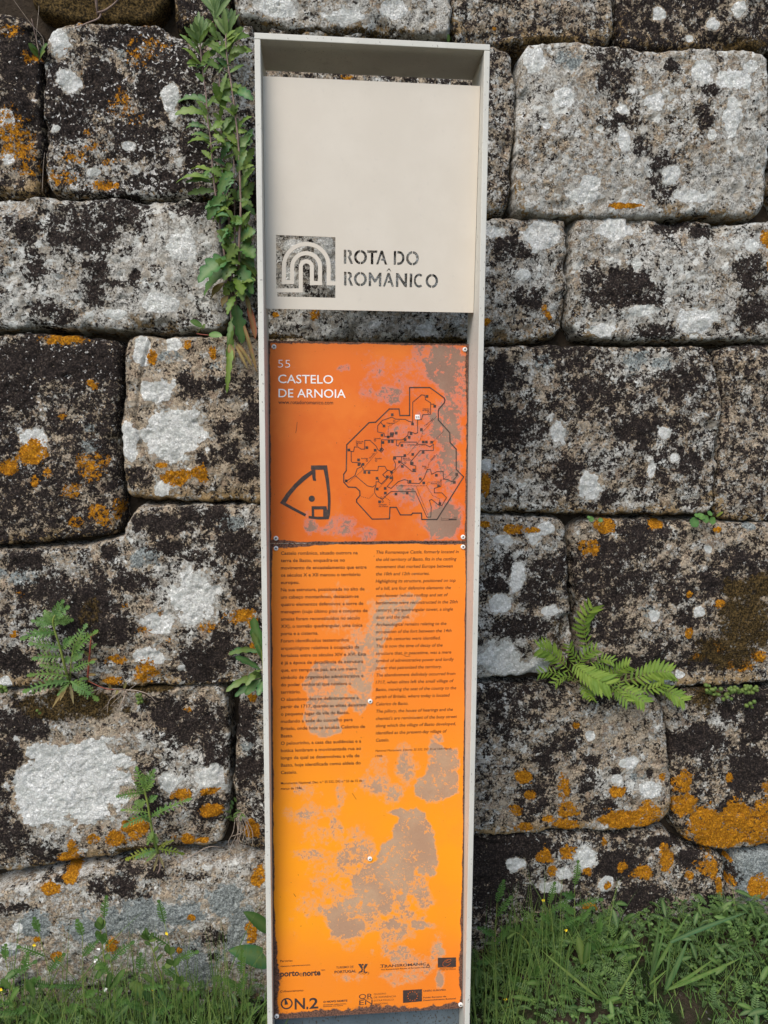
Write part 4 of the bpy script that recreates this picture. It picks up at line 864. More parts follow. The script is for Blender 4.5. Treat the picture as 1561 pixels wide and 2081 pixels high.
def leaf(parent, base, P0, P1, width, mat, name='leaf', **kw):
    V, F, A = blade_arrays(P0, P1, width, **kw)
    V = np.array(V)-np.array(P0); me = np_mesh(name, V, np.array(F), True, dict(rib=A, var=np.full(len(A), 0.0)))
    return link(name, me, mat, parent, np.array(P0)-base)
def stem(parent, base, pts, radii, mat, name='stem', n=7):
    b = MB(); pts = [np.array(p, float) for p in pts]; b.tube(pts, radii, n); return b.build(name, mat, parent, base, True)
def smooth_path(pts, n=4):
    P = [np.array(p, float) for p in pts]; out = []
    for i in range(len(P)-1):
        a, b, c, d = P[max(i-1, 0)], P[i], P[i+1], P[min(i+2, len(P)-1)]
        for k in range(n):
            t = k/n; out.append(.5*((2*b)+(-a+c)*t+(2*a-5*b+4*c-d)*t*t+(-a+3*b-3*c+d)*t**3))
    return out+[P[-1]]
def lobed(parent, base, P0, P1, width, mat, pairs=7, name='leaf', arch=.15, bulge=.1, toothed=True, facing=V3(0,-1,.3), up=V3(0,0,1), tipw=.6, r=rng):
    """a deeply cut leaf: rachis with toothed side lobes, one mesh"""
    P0 = np.array(P0, float); P1 = np.array(P1, float); L = np.linalg.norm(P1-P0); C = (P0+P1)/2+up*arch*L+V3(0,-1,0)*bulge*L
    n = pairs+2; c = bez(P0, C, P1, n*2+1); tg = np.gradient(c, axis=0); tg /= np.linalg.norm(tg, axis=1)[:, None]
    V, F, A = blade_arrays(P0, P1, width*.16, arch, bulge, facing=facing, up=up, n=10, base_w=.8, fold=.1)
    f = facing/np.linalg.norm(facing)
    for i in range(1, n):
        t = i/n; k = i*2; T = tg[k]; S = np.cross(T, f); S /= np.linalg.norm(S); N = np.cross(S, T)
        w = width*.5*(.45+.55*math.sin(math.pi*min(1, t*1.05)**.8))*(1 if t < .8 else tipw)
        for sgn in (-1, 1):
            d = S*sgn*.85+T*.55+N*r.uniform(-.15, .25); d /= np.linalg.norm(d); q = c[k]+T*r.uniform(-.004, .004)*L
            v, g, a = blade_arrays(q, q+d*w*r.uniform(.85, 1.15), w*(.34 if toothed else .26), .05, .0, teeth=3 if toothed else 0, depth=.8, widest=.6, n=7, fold=.2, facing=f, base_w=.3, r=r)
            b = len(V); V += v; F += [tuple(x+b for x in y) for y in g]; A += a
    v, g, a = blade_arrays(c[-4], c[-1]+tg[-1]*width*.2, width*.35, .0, .0, teeth=3 if toothed else 0, depth=.55, widest=.6, fold=.2, facing=f, r=r)
    b = len(V); V += v; F += [tuple(x+b for x in y) for y in g]; A += a
    me = np_mesh(name, np.array(V)-P0, np.array(F), True, dict(rib=np.array(A)*.4, var=np.zeros(len(A))))
    return link(name, me, mat, parent, P0-base)

# tall leafy weed left of the sign ------------------------------------------
def tall_weed():
    Y0, Y1 = .155, .105
    base = at(478, 690, .165)
    w = empty('tall_weed', base, 'tall green weed with toothed leaves climbing beside the left edge of the sign', 'weed')
    S1 = [(474,690),(462,560),(447,455),(438,394),(433,353),(429,293),(422,242),(419,194),(411,137),(407,89),(405,55)]
    S2 = [(476,690),(470,520),(463,420),(457,363),(453,283),(449,212),(445,141),(440,67),(437,6),(436,-60)]
    S3 = [(478,690),(479,602),(485.5,541),(486.5,491),(489.5,420),(488.5,384),(485.5,303),(479,238),(471,178),(462,121),(459,77),(464,40)]
    S4 = [(479,690),(478,560),(477,450),(476,353),(474,283),(477,215)]
    paths = []
    for S, yy, r0 in ((S1, .115, .0030), (S2, .135, .0031), (S3, .105, .0037), (S4, .125, .0021)):
        n = len(S); P = [at(x, y, .165+(yy-.165)*min(1, i/3)) for i, (x, y) in enumerate(S)]; P = smooth_path(P, 4)
        stem(w, base, P, [r0*(1-.62*i/len(P)) for i in range(len(P))], MAT['stem']); paths.append(P)
    r = random.Random(21); xmax = -.004
    def fit(P1):
        if P1[0] > xmax and P1[1] > -.004: P1 = np.array(P1); P1[0] = xmax - r.uniform(0, .004)
        return P1
    # (base px, tip px, width px, arch, material)
    L = [((410,137),(370,98),13,.25,'weed'),((411,133),(380,130),12,.30,'weed'),((409,115),(365,70),10,.1,'weed'),((409,100),(445,80),12,.35,'weed'),((421,236),(355,234),17,.30,'weed'),((424,240),(398,205),12,.2,'weed'),((429,290),(381,292),15,.35,'weed'),((428,280),(388,275),10,.2,'weed_low'),((434,353),(387,345),14,.3,'weed'),((434,368),(358,372),14,.32,'weed'),((436,350),(462,345),13,.2,'weed'),
         ((462,122),(413,90),17,.34,'weed'),((463,128),(512,104),17,.34,'weed'),((461,95),(508,74),14,.2,'weed'),((462,105),(495,55),13,.1,'weed'),((473,196),(515,204),20,.3,'weed_low'),((471,190),(505,190),15,.1,'weed_low'),((445,140),(410,122),13,.3,'weed'),((442,80),(420,55),11,.2,'weed'),((450,212),(432,168),16,.2,'weed'),((452,250),(437,262),14,.3,'weed'),((452,225),(470,165),16,.15,'weed'),((453,283),(485,242),18,.1,'weed'),((455,300),(425,318),22,.35,'weed'),((457,363),(425,345),17,.25,'weed'),((485,300),(450,262),19,.1,'weed'),((487,320),(514,262),18,-.05,'weed_low'),((488,345),(517,300),18,.05,'weed'),((489,384),(518,342),19,.15,'weed'),((489,420),(517,372),19,.2,'weed'),((478,270),(512,238),16,.3,'weed'),((474,290),(450,325),15,.3,'weed_low'),((476,353),(443,402),20,.45,'weed_low'),((463,420),(417,425),19,.4,'weed_low'),((458,400),(422,448),22,.25,'weed_low'),((466,440),(430,438),17,.3,'weed'),((465,470),(455,497),24,.15,'weed_low'),((468,450),(492,455),22,.25,'weed_low'),((488,420),(519,438),18,.3,'weed_low'),((487,491),(520,470),24,.2,'weed_low'),((487,500),(518,525),30,.2,'weed_low'),((484,520),(450,495),22,.1,'weed'),((480,540),(455,570),24,.35,'weed_low'),((475,530),(403,575),38,.32,'weed_low'),((477,545),(415,602),34,.3,'weed_low'),((481,560),(492,600),26,.2,'weed'),((480,575),(455,600),22,.2,'weed'),((486,540),(515,598),30,.15,'weed_low'),((478,600),(462,640),15,.1,'weed'),((478,618),(492,698),28,-.05,'weed_low'),((480,585),(520,570),22,.25,'weed_low'),((476,640),(463,700),10,.1,'sprout'),((473,660),(462,745),13,.08,'weed'),((475,690),(461,800),12,.05,'weed'),
         ((470,560),(437,530),20,.3,'weed'),((462,530),(480,495),18,.1,'sprout'),((450,440),(480,400),16,.1,'weed'),((470,500),(440,470),18,.25,'weed_low'),((480,470),(508,440),18,.2,'weed')]
    for (b, t, wd, ar, m) in L:
        yb = .165+(.118-.165)*min(1, max(0, (690-b[1])/190)); P0 = at(b[0], b[1], yb); P1 = fit(at(t[0], t[1], yb+r.uniform(-.04, .015)))
        leaf(w, base, P0, P1, wd*.00132, MAT[m], arch=ar*.75, bulge=r.uniform(.05, .3), teeth=r.choice([4, 5, 5, 6]), depth=.34, widest=.5, twist=r.uniform(-.7, .7), fold=r.uniform(.15, .5), wave=.05, facing=V3(r.uniform(-.5,.5), -1, r.uniform(.1,.9)), r=r)
        for _ in range(2):
            q0 = (b[0]+r.uniform(-7, 7), b[1]+r.uniform(-26, 26)); k = r.uniform(.5, .85); fl = r.choice([1, 1, -1])
            q1 = (q0[0]+fl*(t[0]-b[0])*k+r.uniform(-8, 8), q0[1]+(t[1]-b[1])*k+r.uniform(-14, 14)); q1 = (min(q1[0], 519), q1[1])
            if abs(q1[0]-q0[0])+abs(q1[1]-q0[1]) < 16 or b[1] > 600: continue
            yy = yb+r.uniform(-.02, .03); leaf(w, base, at(*q0, yy), fit(at(*q1, yy+r.uniform(-.03, .02))), wd*r.uniform(.00085, .00125), MAT[r.choice([m, 'weed', 'sprout', 'weed_low'])], arch=ar*r.uniform(.3, 1.2), bulge=r.uniform(0, .3), teeth=r.choice([3, 4, 5]), depth=.4, widest=.5, twist=r.uniform(-.9, .9), fold=r.uniform(.15, .6), wave=.05, facing=V3(r.uniform(-.5,.5), -1, r.uniform(.1,.9)), r=r)
    # upright young leaves at the tips
    for (cx, cy, hh) in ((406,92,62),(462,78,66),(437,40,80),(476,240,26)):
        for k in range(9):
            a = (k-4)/4; P0 = at(cx+a*2, cy-r.uniform(0, 18), .108); P1 = at(cx+a*hh*.42+r.uniform(-3, 3), cy-hh*(1-.35*abs(a))-r.uniform(-4, 8), .108-r.uniform(-.02, .03))
            leaf(w, base, P0, fit(P1), r.uniform(8, 12)*.00128, MAT['sprout'], arch=-.02, bulge=.1, teeth=r.choice([0, 3]), depth=.25, widest=.5, twist=r.uniform(-.6, .6), fold=.5, r=r)
    # small filling leaves up the stems
    for P in paths:
        for k in range(8, len(P)-3, 2):
            if r.random() < .30: continue
            p = np.array(P[k]); d = V3(r.choice([-1, 1])*r.uniform(.4, 1), r.uniform(-.7, .1), r.uniform(.1, .8)); d /= np.linalg.norm(d)
            leaf(w, base, p, fit(p+d*r.uniform(.024, .050)), r.uniform(.008, .015), MAT['weed'], arch=.12, teeth=4, depth=.3, twist=r.uniform(-.6, .6), r=r)
    # withered leaves hanging at the foot
    for b, t, wd, m in (((505,620),(519,690),15,'red_leaf'),((494,655),(522,758),9,'red_leaf'),((478,700),(505,752),7,'dry_leaf'),((482,698),(512,745),10,'red_leaf'),((455,575),(428,610),16,'dry_leaf'),((462,600),(452,628),14,'dry_leaf'),((495,540),(508,528),12,'dry_leaf'),((466,700),(478,735),14,'dry_leaf'),((470,545),(478,560),9,'red_leaf'),((500,600),(512,640),10,'dry_leaf')):
        P0 = at(*b, .15); P1 = fit(at(*t, .138)); leaf(w, base, P0, P1, wd*.0012, MAT[m], arch=.05, bulge=.1, fold=.6, twist=r.uniform(-1, 1), wave=.15, r=r)
tall_weed()

# fern in the joint on the right ------------------------------------------
def fern_leaflet_mesh():
    r = random.Random(5); out = []
    for k in range(3):
        V, F, A = blade_arrays(V3(0,0,0), V3(0,1,0), .235, .0, 0, widest=.4, n=8, fold=.2, facing=V3(0,0,1), up=V3(0,0,1), base_w=.55, twist=(k-1)*.25, r=r)
        V = np.array(V); V[:, 2] += -.16*V[:, 1]**2+.05*np.sin(V[:, 1]*5+k)
        me = np_mesh('leaflet', V, np.array(F), True, dict(rib=np.array(A)*.5, var=np.zeros(len(A)))); me.materials.append(MAT['fern']); out.append(me)
    return out
FLM = fern_leaflet_mesh()
def frond(parent, base, pts, wpx, pairs, yb, yt, r):
    P = smooth_path([at(x, y, yb+(yt-yb)*i/(len(pts)-1)) for i, (x, y) in enumerate(pts)], 5); n = len(P)
    o = stem(parent, base, P, [.0014*(1-.7*i/n) for i in range(n)], MAT['green_stem'], 'frond', 5)
    for i in range(pairs*2):
        t = .16+.82*(i//2)/pairs; k = t*(n-1); a = int(k); f = k-a; q = P[a]*(1-f)+P[min(a+1, n-1)]*f
        T = P[min(a+1, n-1)]-P[max(a-1, 0)]; T = T/np.linalg.norm(T); S = np.cross(T, V3(r.uniform(-.2,.2), -1, .35)); S = S/np.linalg.norm(S); N = np.cross(S, T)
        sg = 1 if i % 2 else -1; lw = wpx*.00125*(math.sin(math.pi*min(.97, .18+.82*(1-t)**.8))**.7)*r.uniform(.85, 1.12)
        d = S*sg*.88+T*(.38+.5*t)+N*r.uniform(-.1, .25); d = d/np.linalg.norm(d); X = np.cross(d, N); X = X/np.linalg.norm(X); Z = np.cross(X, d)
        me = FLM[r.randrange(3)]; l = bpy.data.objects.new('leaflet', me); SC.collection.objects.link(l); l.parent = o
        wd = max(lw, .012)*1.05
        l.matrix_local = Matrix([[X[0]*wd, d[0]*lw, Z[0]*lw, q[0]-base[0]], [X[1]*wd, d[1]*lw, Z[1]*lw, q[1]-base[1]], [X[2]*wd, d[2]*lw, Z[2]*lw, q[2]-base[2]], [0,0,0,1]])
    return o
def fern():
    base = at(1195, 1384, .165); r = random.Random(8)
    w = empty('fern', base, 'bright green fern growing out of the joint between the stones right of the sign', 'fern')
    for pts, wd, pr, yt in (([(1165,1378),(1175,1350),(1192,1330),(1215,1318)], 18, 9, .13), ([(1180,1388),(1160,1375),(1140,1378),(1125,1392)], 15, 8, .12), ([(1215,1388),(1205,1400),(1200,1412),(1205,1424)], 15, 7, .10), ([(1255,1388),(1240,1372),(1225,1362),(1205,1358)], 18, 9, .13), ([(1270,1392),(1300,1400),(1330,1398),(1352,1388)], 18, 9, .11), ([(1202,1345),(1190,1300),(1188,1262),(1206,1230)], 27, 11, .13), ([(1168,1372),(1140,1345),(1118,1325),(1094,1317)], 26, 12, .12), ([(1172,1388),(1140,1372),(1115,1366),(1092,1369)], 17, 8, .11),
                            ([(1160,1345),(1180,1362),(1208,1378),(1238,1392)], 32, 13, .08), ([(1195,1372),(1215,1345),(1232,1340),(1249,1345)], 15, 8, .13), ([(1232,1392),(1290,1378),(1330,1366),(1366,1366)], 27, 13, .11),
                            ([(1240,1378),(1265,1398),(1290,1412),(1312,1430)], 24, 10, .10), ([(1232,1384),(1250,1400),(1262,1412),(1278,1428)], 18, 8, .10), ([(1310,1396),(1345,1400),(1370,1412),(1392,1426)], 22, 11, .11),
                            ([(1180,1384),(1186,1396),(1192,1406),(1197,1416)], 16, 7, .11), ([(1212,1390),(1225,1398),(1234,1402),(1244,1408)], 15, 7, .10), ([(1185,1375),(1172,1345),(1160,1325),(1155,1308)], 16, 8, .14), ([(1225,1390),(1245,1372),(1262,1360),(1280,1352)], 20, 9, .12)):
        frond(w, base, pts, wd*1.22, pr, .162, yt, r)
fern()

# lobed weeds on the left ----------------------------------------------------
def rag_a():
    base = at(141, 1388, .160); r = random.Random(31)
    w = empty('lobed_weed', base, 'larger feathery green weed with pale yellow stem rooted in the left joint', 'weed')
    P = smooth_path([at(141,1388,.16), at(133,1360,.14), at(122,1315,.125), at(108,1268,.115), at(112,1250,.11)], 4); stem(w, base, P, [.0042*(1-.55*i/len(P)) for i in range(len(P))], MAT['green_stem'])
    stem(w, base, [at(143,1386,.155), at(144,1350,.14), at(150,1310,.13)], [.002,.0016,.001], MAT['green_stem'])
    for b, t, wd, m in (((110,1258),(138,1234),30,'rag'),((108,1262),(128,1222),26,'rag'),((108,1268),(92,1243),24,'rag'),((106,1270),(68,1262),26,'rag'),((109,1265),(145,1260),26,'rag'),((112,1285),(47,1297),32,'rag'),((113,1290),(72,1283),24,'rag'),((124,1318),(62,1308),28,'rag'),((128,1335),(70,1338),28,'rag'),((134,1362),(85,1352),26,'rag'),((138,1375),(60,1372),28,'rag'),((140,1384),(50,1405),30,'rag'),
                        ((146,1335),(174,1272),30,'rag'),((148,1330),(196,1283),26,'rag'),((146,1345),(168,1325),24,'rag'),((126,1320),(150,1295),24,'rag'),((142,1365),(190,1345),22,'rag'),((143,1384),(196,1420),34,'rag'),((144,1386),(180,1408),28,'rag'),((142,1388),(118,1412),14,'rag'),((139,1350),(136,1335),16,'rag'),((141,1386),(98,1385),22,'rag'),((112,1275),(120,1245),20,'rag')):
        P0 = at(*b, .135); P1 = at(*t, .135+r.uniform(-.05, .015)); lobed(w, base, P0, P1, wd*.00125, MAT[m], pairs=r.choice([6, 7, 8]), arch=.12, bulge=r.uniform(0, .2), r=r)
    for b, t in (((140,1390),(106,1440)),((143,1390),(150,1432)),((138,1392),(122,1425))): leaf(w, base, at(*b, .14), at(*t, .13), .009, MAT['dry_leaf'], arch=.1, fold=.7, teeth=4, wave=.15, r=r)
rag_a()
def red_weed():
    base = at(178, 1382, .162); r = random.Random(33)
    w = empty('red_stem_weed', base, 'small withered weed with a dark red stem beside the larger feathery weed', 'weed')
    P = smooth_path([at(178,1382,.16), at(181,1345,.145), at(184,1310,.14), at(186,1288,.138)], 4); stem(w, base, P, [.0030*(1-.5*i/len(P)) for i in range(len(P))], MAT['red_stem'])
    stem(w, base, smooth_path([at(180,1384,.155), at(205,1396,.14), at(225,1401,.14), at(252,1400,.15)], 4), .0012, MAT['red_stem'])
    for b, t in (((186,1292),(200,1285)),((185,1300),(176,1285)),((184,1320),(198,1308)),((182,1345),(198,1340)),((183,1335),(168,1322)),((180,1372),(196,1372)),((225,1401),(222,1388)),((240,1402),(236,1414)),((180,1380),(160,1380)),((252,1400),(258,1386))):
        leaf(w, base, at(*b, .143), at(*t, .13), .008, MAT['red_leaf' if r.random() < .6 else 'rag'], arch=.15, fold=.5, r=r)
red_weed()
def rag_b():
    base = at(320, 1735, .150); r = random.Random(37)
    w = empty('lobed_weed', base, 'smaller feathery green weed standing in front of the big white lichen patch', 'weed')
    P = smooth_path([at(322,1735,.15), at(312,1700,.12), at(306,1669,.11), at(300,1632,.105), at(293,1604,.10)], 4); stem(w, base, P, [.0044*(1-.5*i/len(P)) for i in range(len(P))], MAT['green_stem'])
    stem(w, base, smooth_path([at(322,1733,.15), at(326,1760,.135), at(320,1776,.13)], 3), [.004,.0035,.003,.003,.0025,.002,.0015], MAT['stem'])
    for b, t, wd, m in (((293,1605),(278,1561),24,'rag'),((294,1608),(313,1566),26,'rag'),((293,1602),(292,1575),20,'rag'),((292,1612),(240,1618),24,'rag'),((294,1610),(312,1588),20,'rag'),((296,1618),(275,1590),18,'rag'),((298,1628),(272,1640),26,'rag'),((300,1632),(318,1618),18,'rag'),((303,1652),(248,1646),18,'rag'),((306,1662),(386,1624),24,'rag'),((306,1660),(340,1640),18,'rag'),((304,1655),(254,1678),26,'rag'),((308,1672),(290,1660),16,'rag'),
                        ((312,1690),(316,1720),22,'rag'),((312,1688),(300,1715),16,'rag'),((318,1727),(258,1746),26,'yellow_rag'),((318,1727),(278,1742),20,'rag'),((322,1725),(372,1735),22,'yellow_rag'),((322,1724),(352,1708),14,'yellow_rag'),((320,1730),(300,1748),14,'rag')):
        P0 = at(*b, .112); P1 = at(*t, .112+r.uniform(-.05, .02)); lobed(w, base, P0, P1, wd*.00122, MAT[m], pairs=r.choice([5, 6, 7]), arch=.12, bulge=r.uniform(0, .15), r=r)
    for b, t in (((318,1735),(292,1758)),((322,1738),(312,1772)),((324,1738),(334,1765))): leaf(w, base, at(*b, .135), at(*t, .125), .008, MAT['dry_leaf'], arch=.1, fold=.7, teeth=3, wave=.15, r=r)
rag_b()
def side_weed():
    base = at(538, 1392, .160); r = random.Random(41)
    w = empty('wavy_leaf_weed', base, 'dark green weed with wavy leaves reaching out from behind the left upright', 'weed')
    for b, t, wd, ar in (((533,1336),(515,1254),26,.0),((532,1340),(513,1284),14,.1),((531,1328),(464,1330),14,.28),((529,1360),(478,1334),15,.1),((530,1362),(500,1394),15,.3),((532,1376),(459,1406),15,.25),((530,1382),(477,1416),14,.15),((532,1380),(498,1412),18,.1),((534,1384),(525,1414),16,.1),((531,1374),(512,1368),10,.2)):
        leaf(w, base, at(*b, .155), at(*t, .150+r.uniform(-.03, .0)), wd*.00128, MAT['weed_low'], arch=ar, teeth=r.choice([3, 4]), depth=.30, widest=.6, wave=.08, fold=.35, twist=r.uniform(-.4, .4), r=r)
    stem(w, base, smooth_path([at(538,1392,.16), at(535,1365,.15), at(531,1320,.148), at(520,1292,.145)], 3), .0013, MAT['green_stem'])
side_weed()
def broad_weed():
    base = at(545, 1990, .150); r = random.Random(43)
    w = empty('broad_leaf_weed', base, 'broad smooth dark leaves poking out behind the left upright above the grass', 'weed')
    for b, t, wd in (((548,1893),(494,1853),26),((552,1958),(463,1931),40)):
        leaf(w, base, at(*b, .140), at(*t, .10), wd*.0013, MAT['weed_low'], arch=.10, widest=.36, n=14, fold=.25, base_w=.3, facing=V3(0,-1,.9), r=r)
    stem(w, base, [at(547,1990,.15), at(549,1940,.145), at(549,1893,.14)], .002, MAT['green_stem'])
broad_weed()
def sprig_behind():
    base = at(850, 2052, .15); w = empty('ground_leaf_weed', base, 'bright pointed leaves at the foot of the wall below the orange panel', 'weed')
    for b, t, wd in (((845,2034),(882,2062),13),((838,2036),(868,2040),9),((905,2046),(925,2056),12),((915,2052),(895,2060),12),((650,2068),(585,2060),12),((665,2070),(690,2062),9)):
        leaf(w, base, at(*b, .145), at(*t, .12), wd*.0013, MAT['penny'], arch=.15, facing=V3(0,-1,.8))
sprig_behind()

# small wall plants ---------------------------------------------------------------
def disc_leaf(parent, base, c, rad, mat, tilt):
    n = 14; V = [(0,0,0)]; A = [1]
    for k in range(n):
        a = 2*math.pi*k/n; rr = rad*(1+.05*math.sin(a*6)); V.append((rr*.55*math.cos(a), rr*.55*math.sin(a), .10*rad)); A.append(.3)
    for k in range(n):
        a = 2*math.pi*k/n; rr = rad*(1+.07*math.sin(a*5)); V.append((rr*math.cos(a), rr*math.sin(a), .22*rad)); A.append(0)
    F4 = [(1+k, 1+n+k, 1+n+(k+1) % n, 1+(k+1) % n) for k in range(n)]; F3 = [(0, 1+k, 1+(k+1) % n) for k in range(n)]
    me = bpy.data.meshes.new('leaf'); me.from_pydata(V, [], F3+F4); me.polygons.foreach_set('use_smooth', [True]*len(me.polygons))
    a = me.attributes.new('rib', 'FLOAT', 'POINT'); a.data.foreach_set('value', [x*.4 for x in A]); me.attributes.new('var', 'FLOAT', 'POINT'); me.update()
    o = link('leaf', me, mat, parent, c-base); o.rotation_euler = tilt; return o
def penny():
    base = at(1432, 1060, .165)
    w = empty('pennywort', base, 'cluster of round green fleshy leaves in the joint at the far right', 'plant')
    for x, y, rad, tl in ((1410,1062,12,(1.25,.1,.1)),(1424,1050,9,(.9,-.2,.2)),(1433,1055,9.5,(1.2,.7,0)),(1447,1058,9,(1.4,-.6,.3)),(1442,1044,7,(.9,.4,0)),(1416,1048,6,(.8,0,0))):
        c = at(x, y, .145); disc_leaf(w, base, c, rad*.00125, MAT['penny'], tl); stem(w, base, [c+V3(0,.002,0), (c+base)/2+V3(0,0,-.004), base+V3(0,.02,0)], .0008, MAT['green_stem'], n=5)
    leaf(w, base, at(1456,1050,.15), at(1470,1040,.14), .008, MAT['yellow_rag'])
    base = at(1208, 1056, .165); w = empty('pennywort', base, 'two tiny round leaves in the joint above the fern', 'plant')
    for x, y, rad, tl in ((1201,1055,6.5,(1.3,.2,0)),(1220,1057,5.5,(1.2,-.2,0)),(1196,1051,3.5,(1.2,-.2,0))):
        c = at(x, y, .15); disc_leaf(w, base, c, rad*.00125, MAT['penny'], tl); stem(w, base, [c, base+V3(0,.02,0)], .0007, MAT['green_stem'], n=5)
    base = at(400, 672, .165); w = empty('seedling', base, 'tiny seedling with two oval leaves under the tall weed by the left block', 'plant')
    leaf(w, base, at(411,664,.16), at(386,652,.145), .016, MAT['penny'], widest=.5, arch=.1); leaf(w, base, at(424,681,.155), at(452,683,.14), .017, MAT['penny'], widest=.5, arch=.1); leaf(w, base, at(412,668,.16), at(418,660,.145), .010, MAT['sprout'])
    stem(w, base, smooth_path([at(400,678,.165), at(412,680,.16), at(425,681,.155)], 3), .0011, MAT['red_stem']); stem(w, base, [at(402,676,.165), at(411,664,.16)], .0009, MAT['green_stem'])
    base = at(80, 130, .17); w = empty('seedling', base, 'small green weed in the wide upright joint at the upper left', 'plant')
    for b, t, wd in (((80,118),(57,88),13),((79,112),(66,95),9),((82,112),(97,90),12),((80,122),(92,105),12)): leaf(w, base, at(*b, .18), at(*t, .15), wd*.0013, MAT['weed_low'], arch=.1, widest=.55)
    stem(w, base, [at(80,130,.19), at(79,105,.17), at(66,45,.15), at(64,38,.15)], [.0018,.0015,.001,.0008], MAT['stem']); 
    base = at(922, 84, .17); w = empty('seedling', base, 'single green leaf in the joint above the right corner of the sign', 'plant')
    leaf(w, base, at(912,86,.16), at(909,70,.145), .012, MAT['penny'], widest=.5)
penny()
bead_me = None
def beads(name, label, base_px, pts, rad, mat):
    global bead_me
    if bead_me is None:
        import bmesh
        bm = bmesh.new(); bmesh.ops.create_icosphere(bm, subdivisions=2, radius=1.0)
        for v in bm.verts: v.co *= 1+.06*math.sin(v.co.x*5+v.co.y*7)
        bead_me = bpy.data.meshes.new('leaf_bead'); bm.to_mesh(bead_me); bm.free(); bead_me.polygons.foreach_set('use_smooth', [True]*len(bead_me.polygons)); bead_me.materials.append(mat)
    base = at(*base_px, .165); w = empty(name, base, label, 'plant'); r = random.Random(len(pts))
    for x, y, k in pts:
        o = bpy.data.objects.new('leaf_bead', bead_me); SC.collection.objects.link(o); o.parent = w
        o.location = [float(c) for c in at(x, y, .150+r.uniform(-.012, .006))-base]; s = rad*k*.00125; o.scale = (s, s, s*r.uniform(.9, 1.1)); o.rotation_euler = (r.uniform(0,6), r.uniform(0,6), 0)
r = random.Random(77); pts = []
for k in range(60):
    t = r.random(); x = 1434+t*104; y = 1396+(8*math.sin(t*5))+r.uniform(-5, 10)+(22*max(0, t-.45)); pts.append((x, y, r.uniform(.8, 1.15)))
pts += [(1478,1417,1.1),(1470,1421,1.1),(1486,1420,1.0),(1517,1434,1.1),(1525,1430,1.1),(1533,1426,1.1),(1528,1437,.9)]
beads('stonecrop', 'mat of green bead-like leaves on the ledge right of the fern', (1490, 1402), pts, 4.6, MAT['bead'])
beads('stonecrop', 'few yellow green beads hanging below the dry roots on the left', (283, 1412), [(279,1413,1.1),(285,1412,1.0),(281,1420,1.1),(287,1419,1.0),(282,1428,1.15),(288,1426,1.0),(76,1444,.8),(81,1449,.8),(68,1408,.9)], 4.2, MAT['bead'])
beads('stonecrop', 'green beads in the joint at the left edge of the picture', (5, 1398), [(2,1396,1.2),(10,1398,1.1),(5,1405,1.1),(13,1404,.9),(-4,1402,1.2)], 4.4, MAT['bead'])

def twigs(name, label, base_px, Y, paths, mat='twig', cat='twig'):
    base = at(*base_px, Y); w = empty(name, base, label, cat)
    for pts, r0 in paths:
        P = smooth_path([at(x, y, yy) for x, y, yy in pts], 4); stem(w, base, P, [r0*(1-.6*i/len(P)) for i in range(len(P))], MAT[mat], 'twig', 5)
    return w, base
twigs('dry_twig', 'pale bare forked twig lying on the ledge below the orange lichen on the left', (256,1402), .14,
      [([(255,1400,.145),(240,1410,.125),(222,1424,.12),(218,1450,.125)], .0016), ([(256,1404,.14),(250,1425,.12),(236,1448,.12)], .0022), ([(256,1402,.14),(280,1404,.125),(303,1412,.12),(318,1428,.125)], .0017), ([(256,1404,.14),(262,1412,.125),(285,1412,.125)], .001), ([(250,1400,.14),(232,1400,.14),(214,1398,.15)], .0013), ([(254,1406,.13),(238,1420,.12),(224,1435,.12)], .0011), ([(262,1402,.14),(275,1392,.14),(284,1388,.14)], .0009), ([(225,1434,.12),(240,1434,.12)], .0007), ([(222,1428,.125),(208,1442,.13)], .0007)])
twigs('dry_twig', 'thin straw lying on the ledge beside the hanging roots', (420,1725), .12, [([(365,1752,.10),(395,1736,.105),(424,1721,.11),(450,1722,.125)], .0017), ([(450,1752,.10),(480,1742,.11),(500,1730,.12)], .0010), ([(468,1722,.115),(476,1738,.11)], .0012)])
twigs('dry_twig', 'brown dead branch in the bed joint at the top left', (200,30), .17, [([(192,-30,.13),(196,5,.14),(199,32,.155)], .0050), ([(199,26,.15),(216,20,.145),(238,2,.135),(252,-20,.13)], .0036), ([(205,28,.15),(200,38,.145),(175,48,.14),(152,58,.145)], .0026)], 'stem')
twigs('dry_twig', 'thin dry stalks rising from the upright joint at the upper left', (78,100), .17, [([(90,100,.165),(86,75,.155),(66,52,.145),(28,0,.13),(15,-20,.13)], .0011), ([(79,105,.165),(74,75,.16),(78,30,.155),(79,12,.155)], .0010), ([(86,390,.19),(88,340,.18),(91,310,.18)], .0009)])
twigs('root_clump', 'tangled brown roots hanging in the upright joint left of the sign', (486,1690), .165, [([(478+k*3,1662,.165),(474+k*5+(k % 3)*4,1690,.15),(464+k*7,1712+5*(k % 2),.14),(470+k*6,1726,.145)], .0011) for k in range(8)]+[([(470,1700,.15),(495,1690,.13),(505,1672,.14),(498,1655,.15)], .0011), ([(488,1655,.15),(484,1690,.15),(480,1740,.15)], .0022)], 'twig', 'roots')
def root_sprigs():
    r = random.Random(61); base = at(478, 1656, .16); w = empty('grey_sprig', base, 'small grey green sprig on top of the hanging roots', 'plant')
    for k in range(16):
        x = 468+r.uniform(-16, 26); y = 1660+r.uniform(-10, 14); leaf(w, base, at(x, y, .15), at(x+r.uniform(-14, 16), y+r.uniform(-12, 10), .13), .005, MAT['sprout'], arch=.2, r=r)
    for x, y in ((470,1630),(476,1624),(468,1638)): leaf(w, base, at(x+4, y+6, .155), at(x, y-4, .14), .007, MAT['weed_low'], r=r)
root_sprigs()

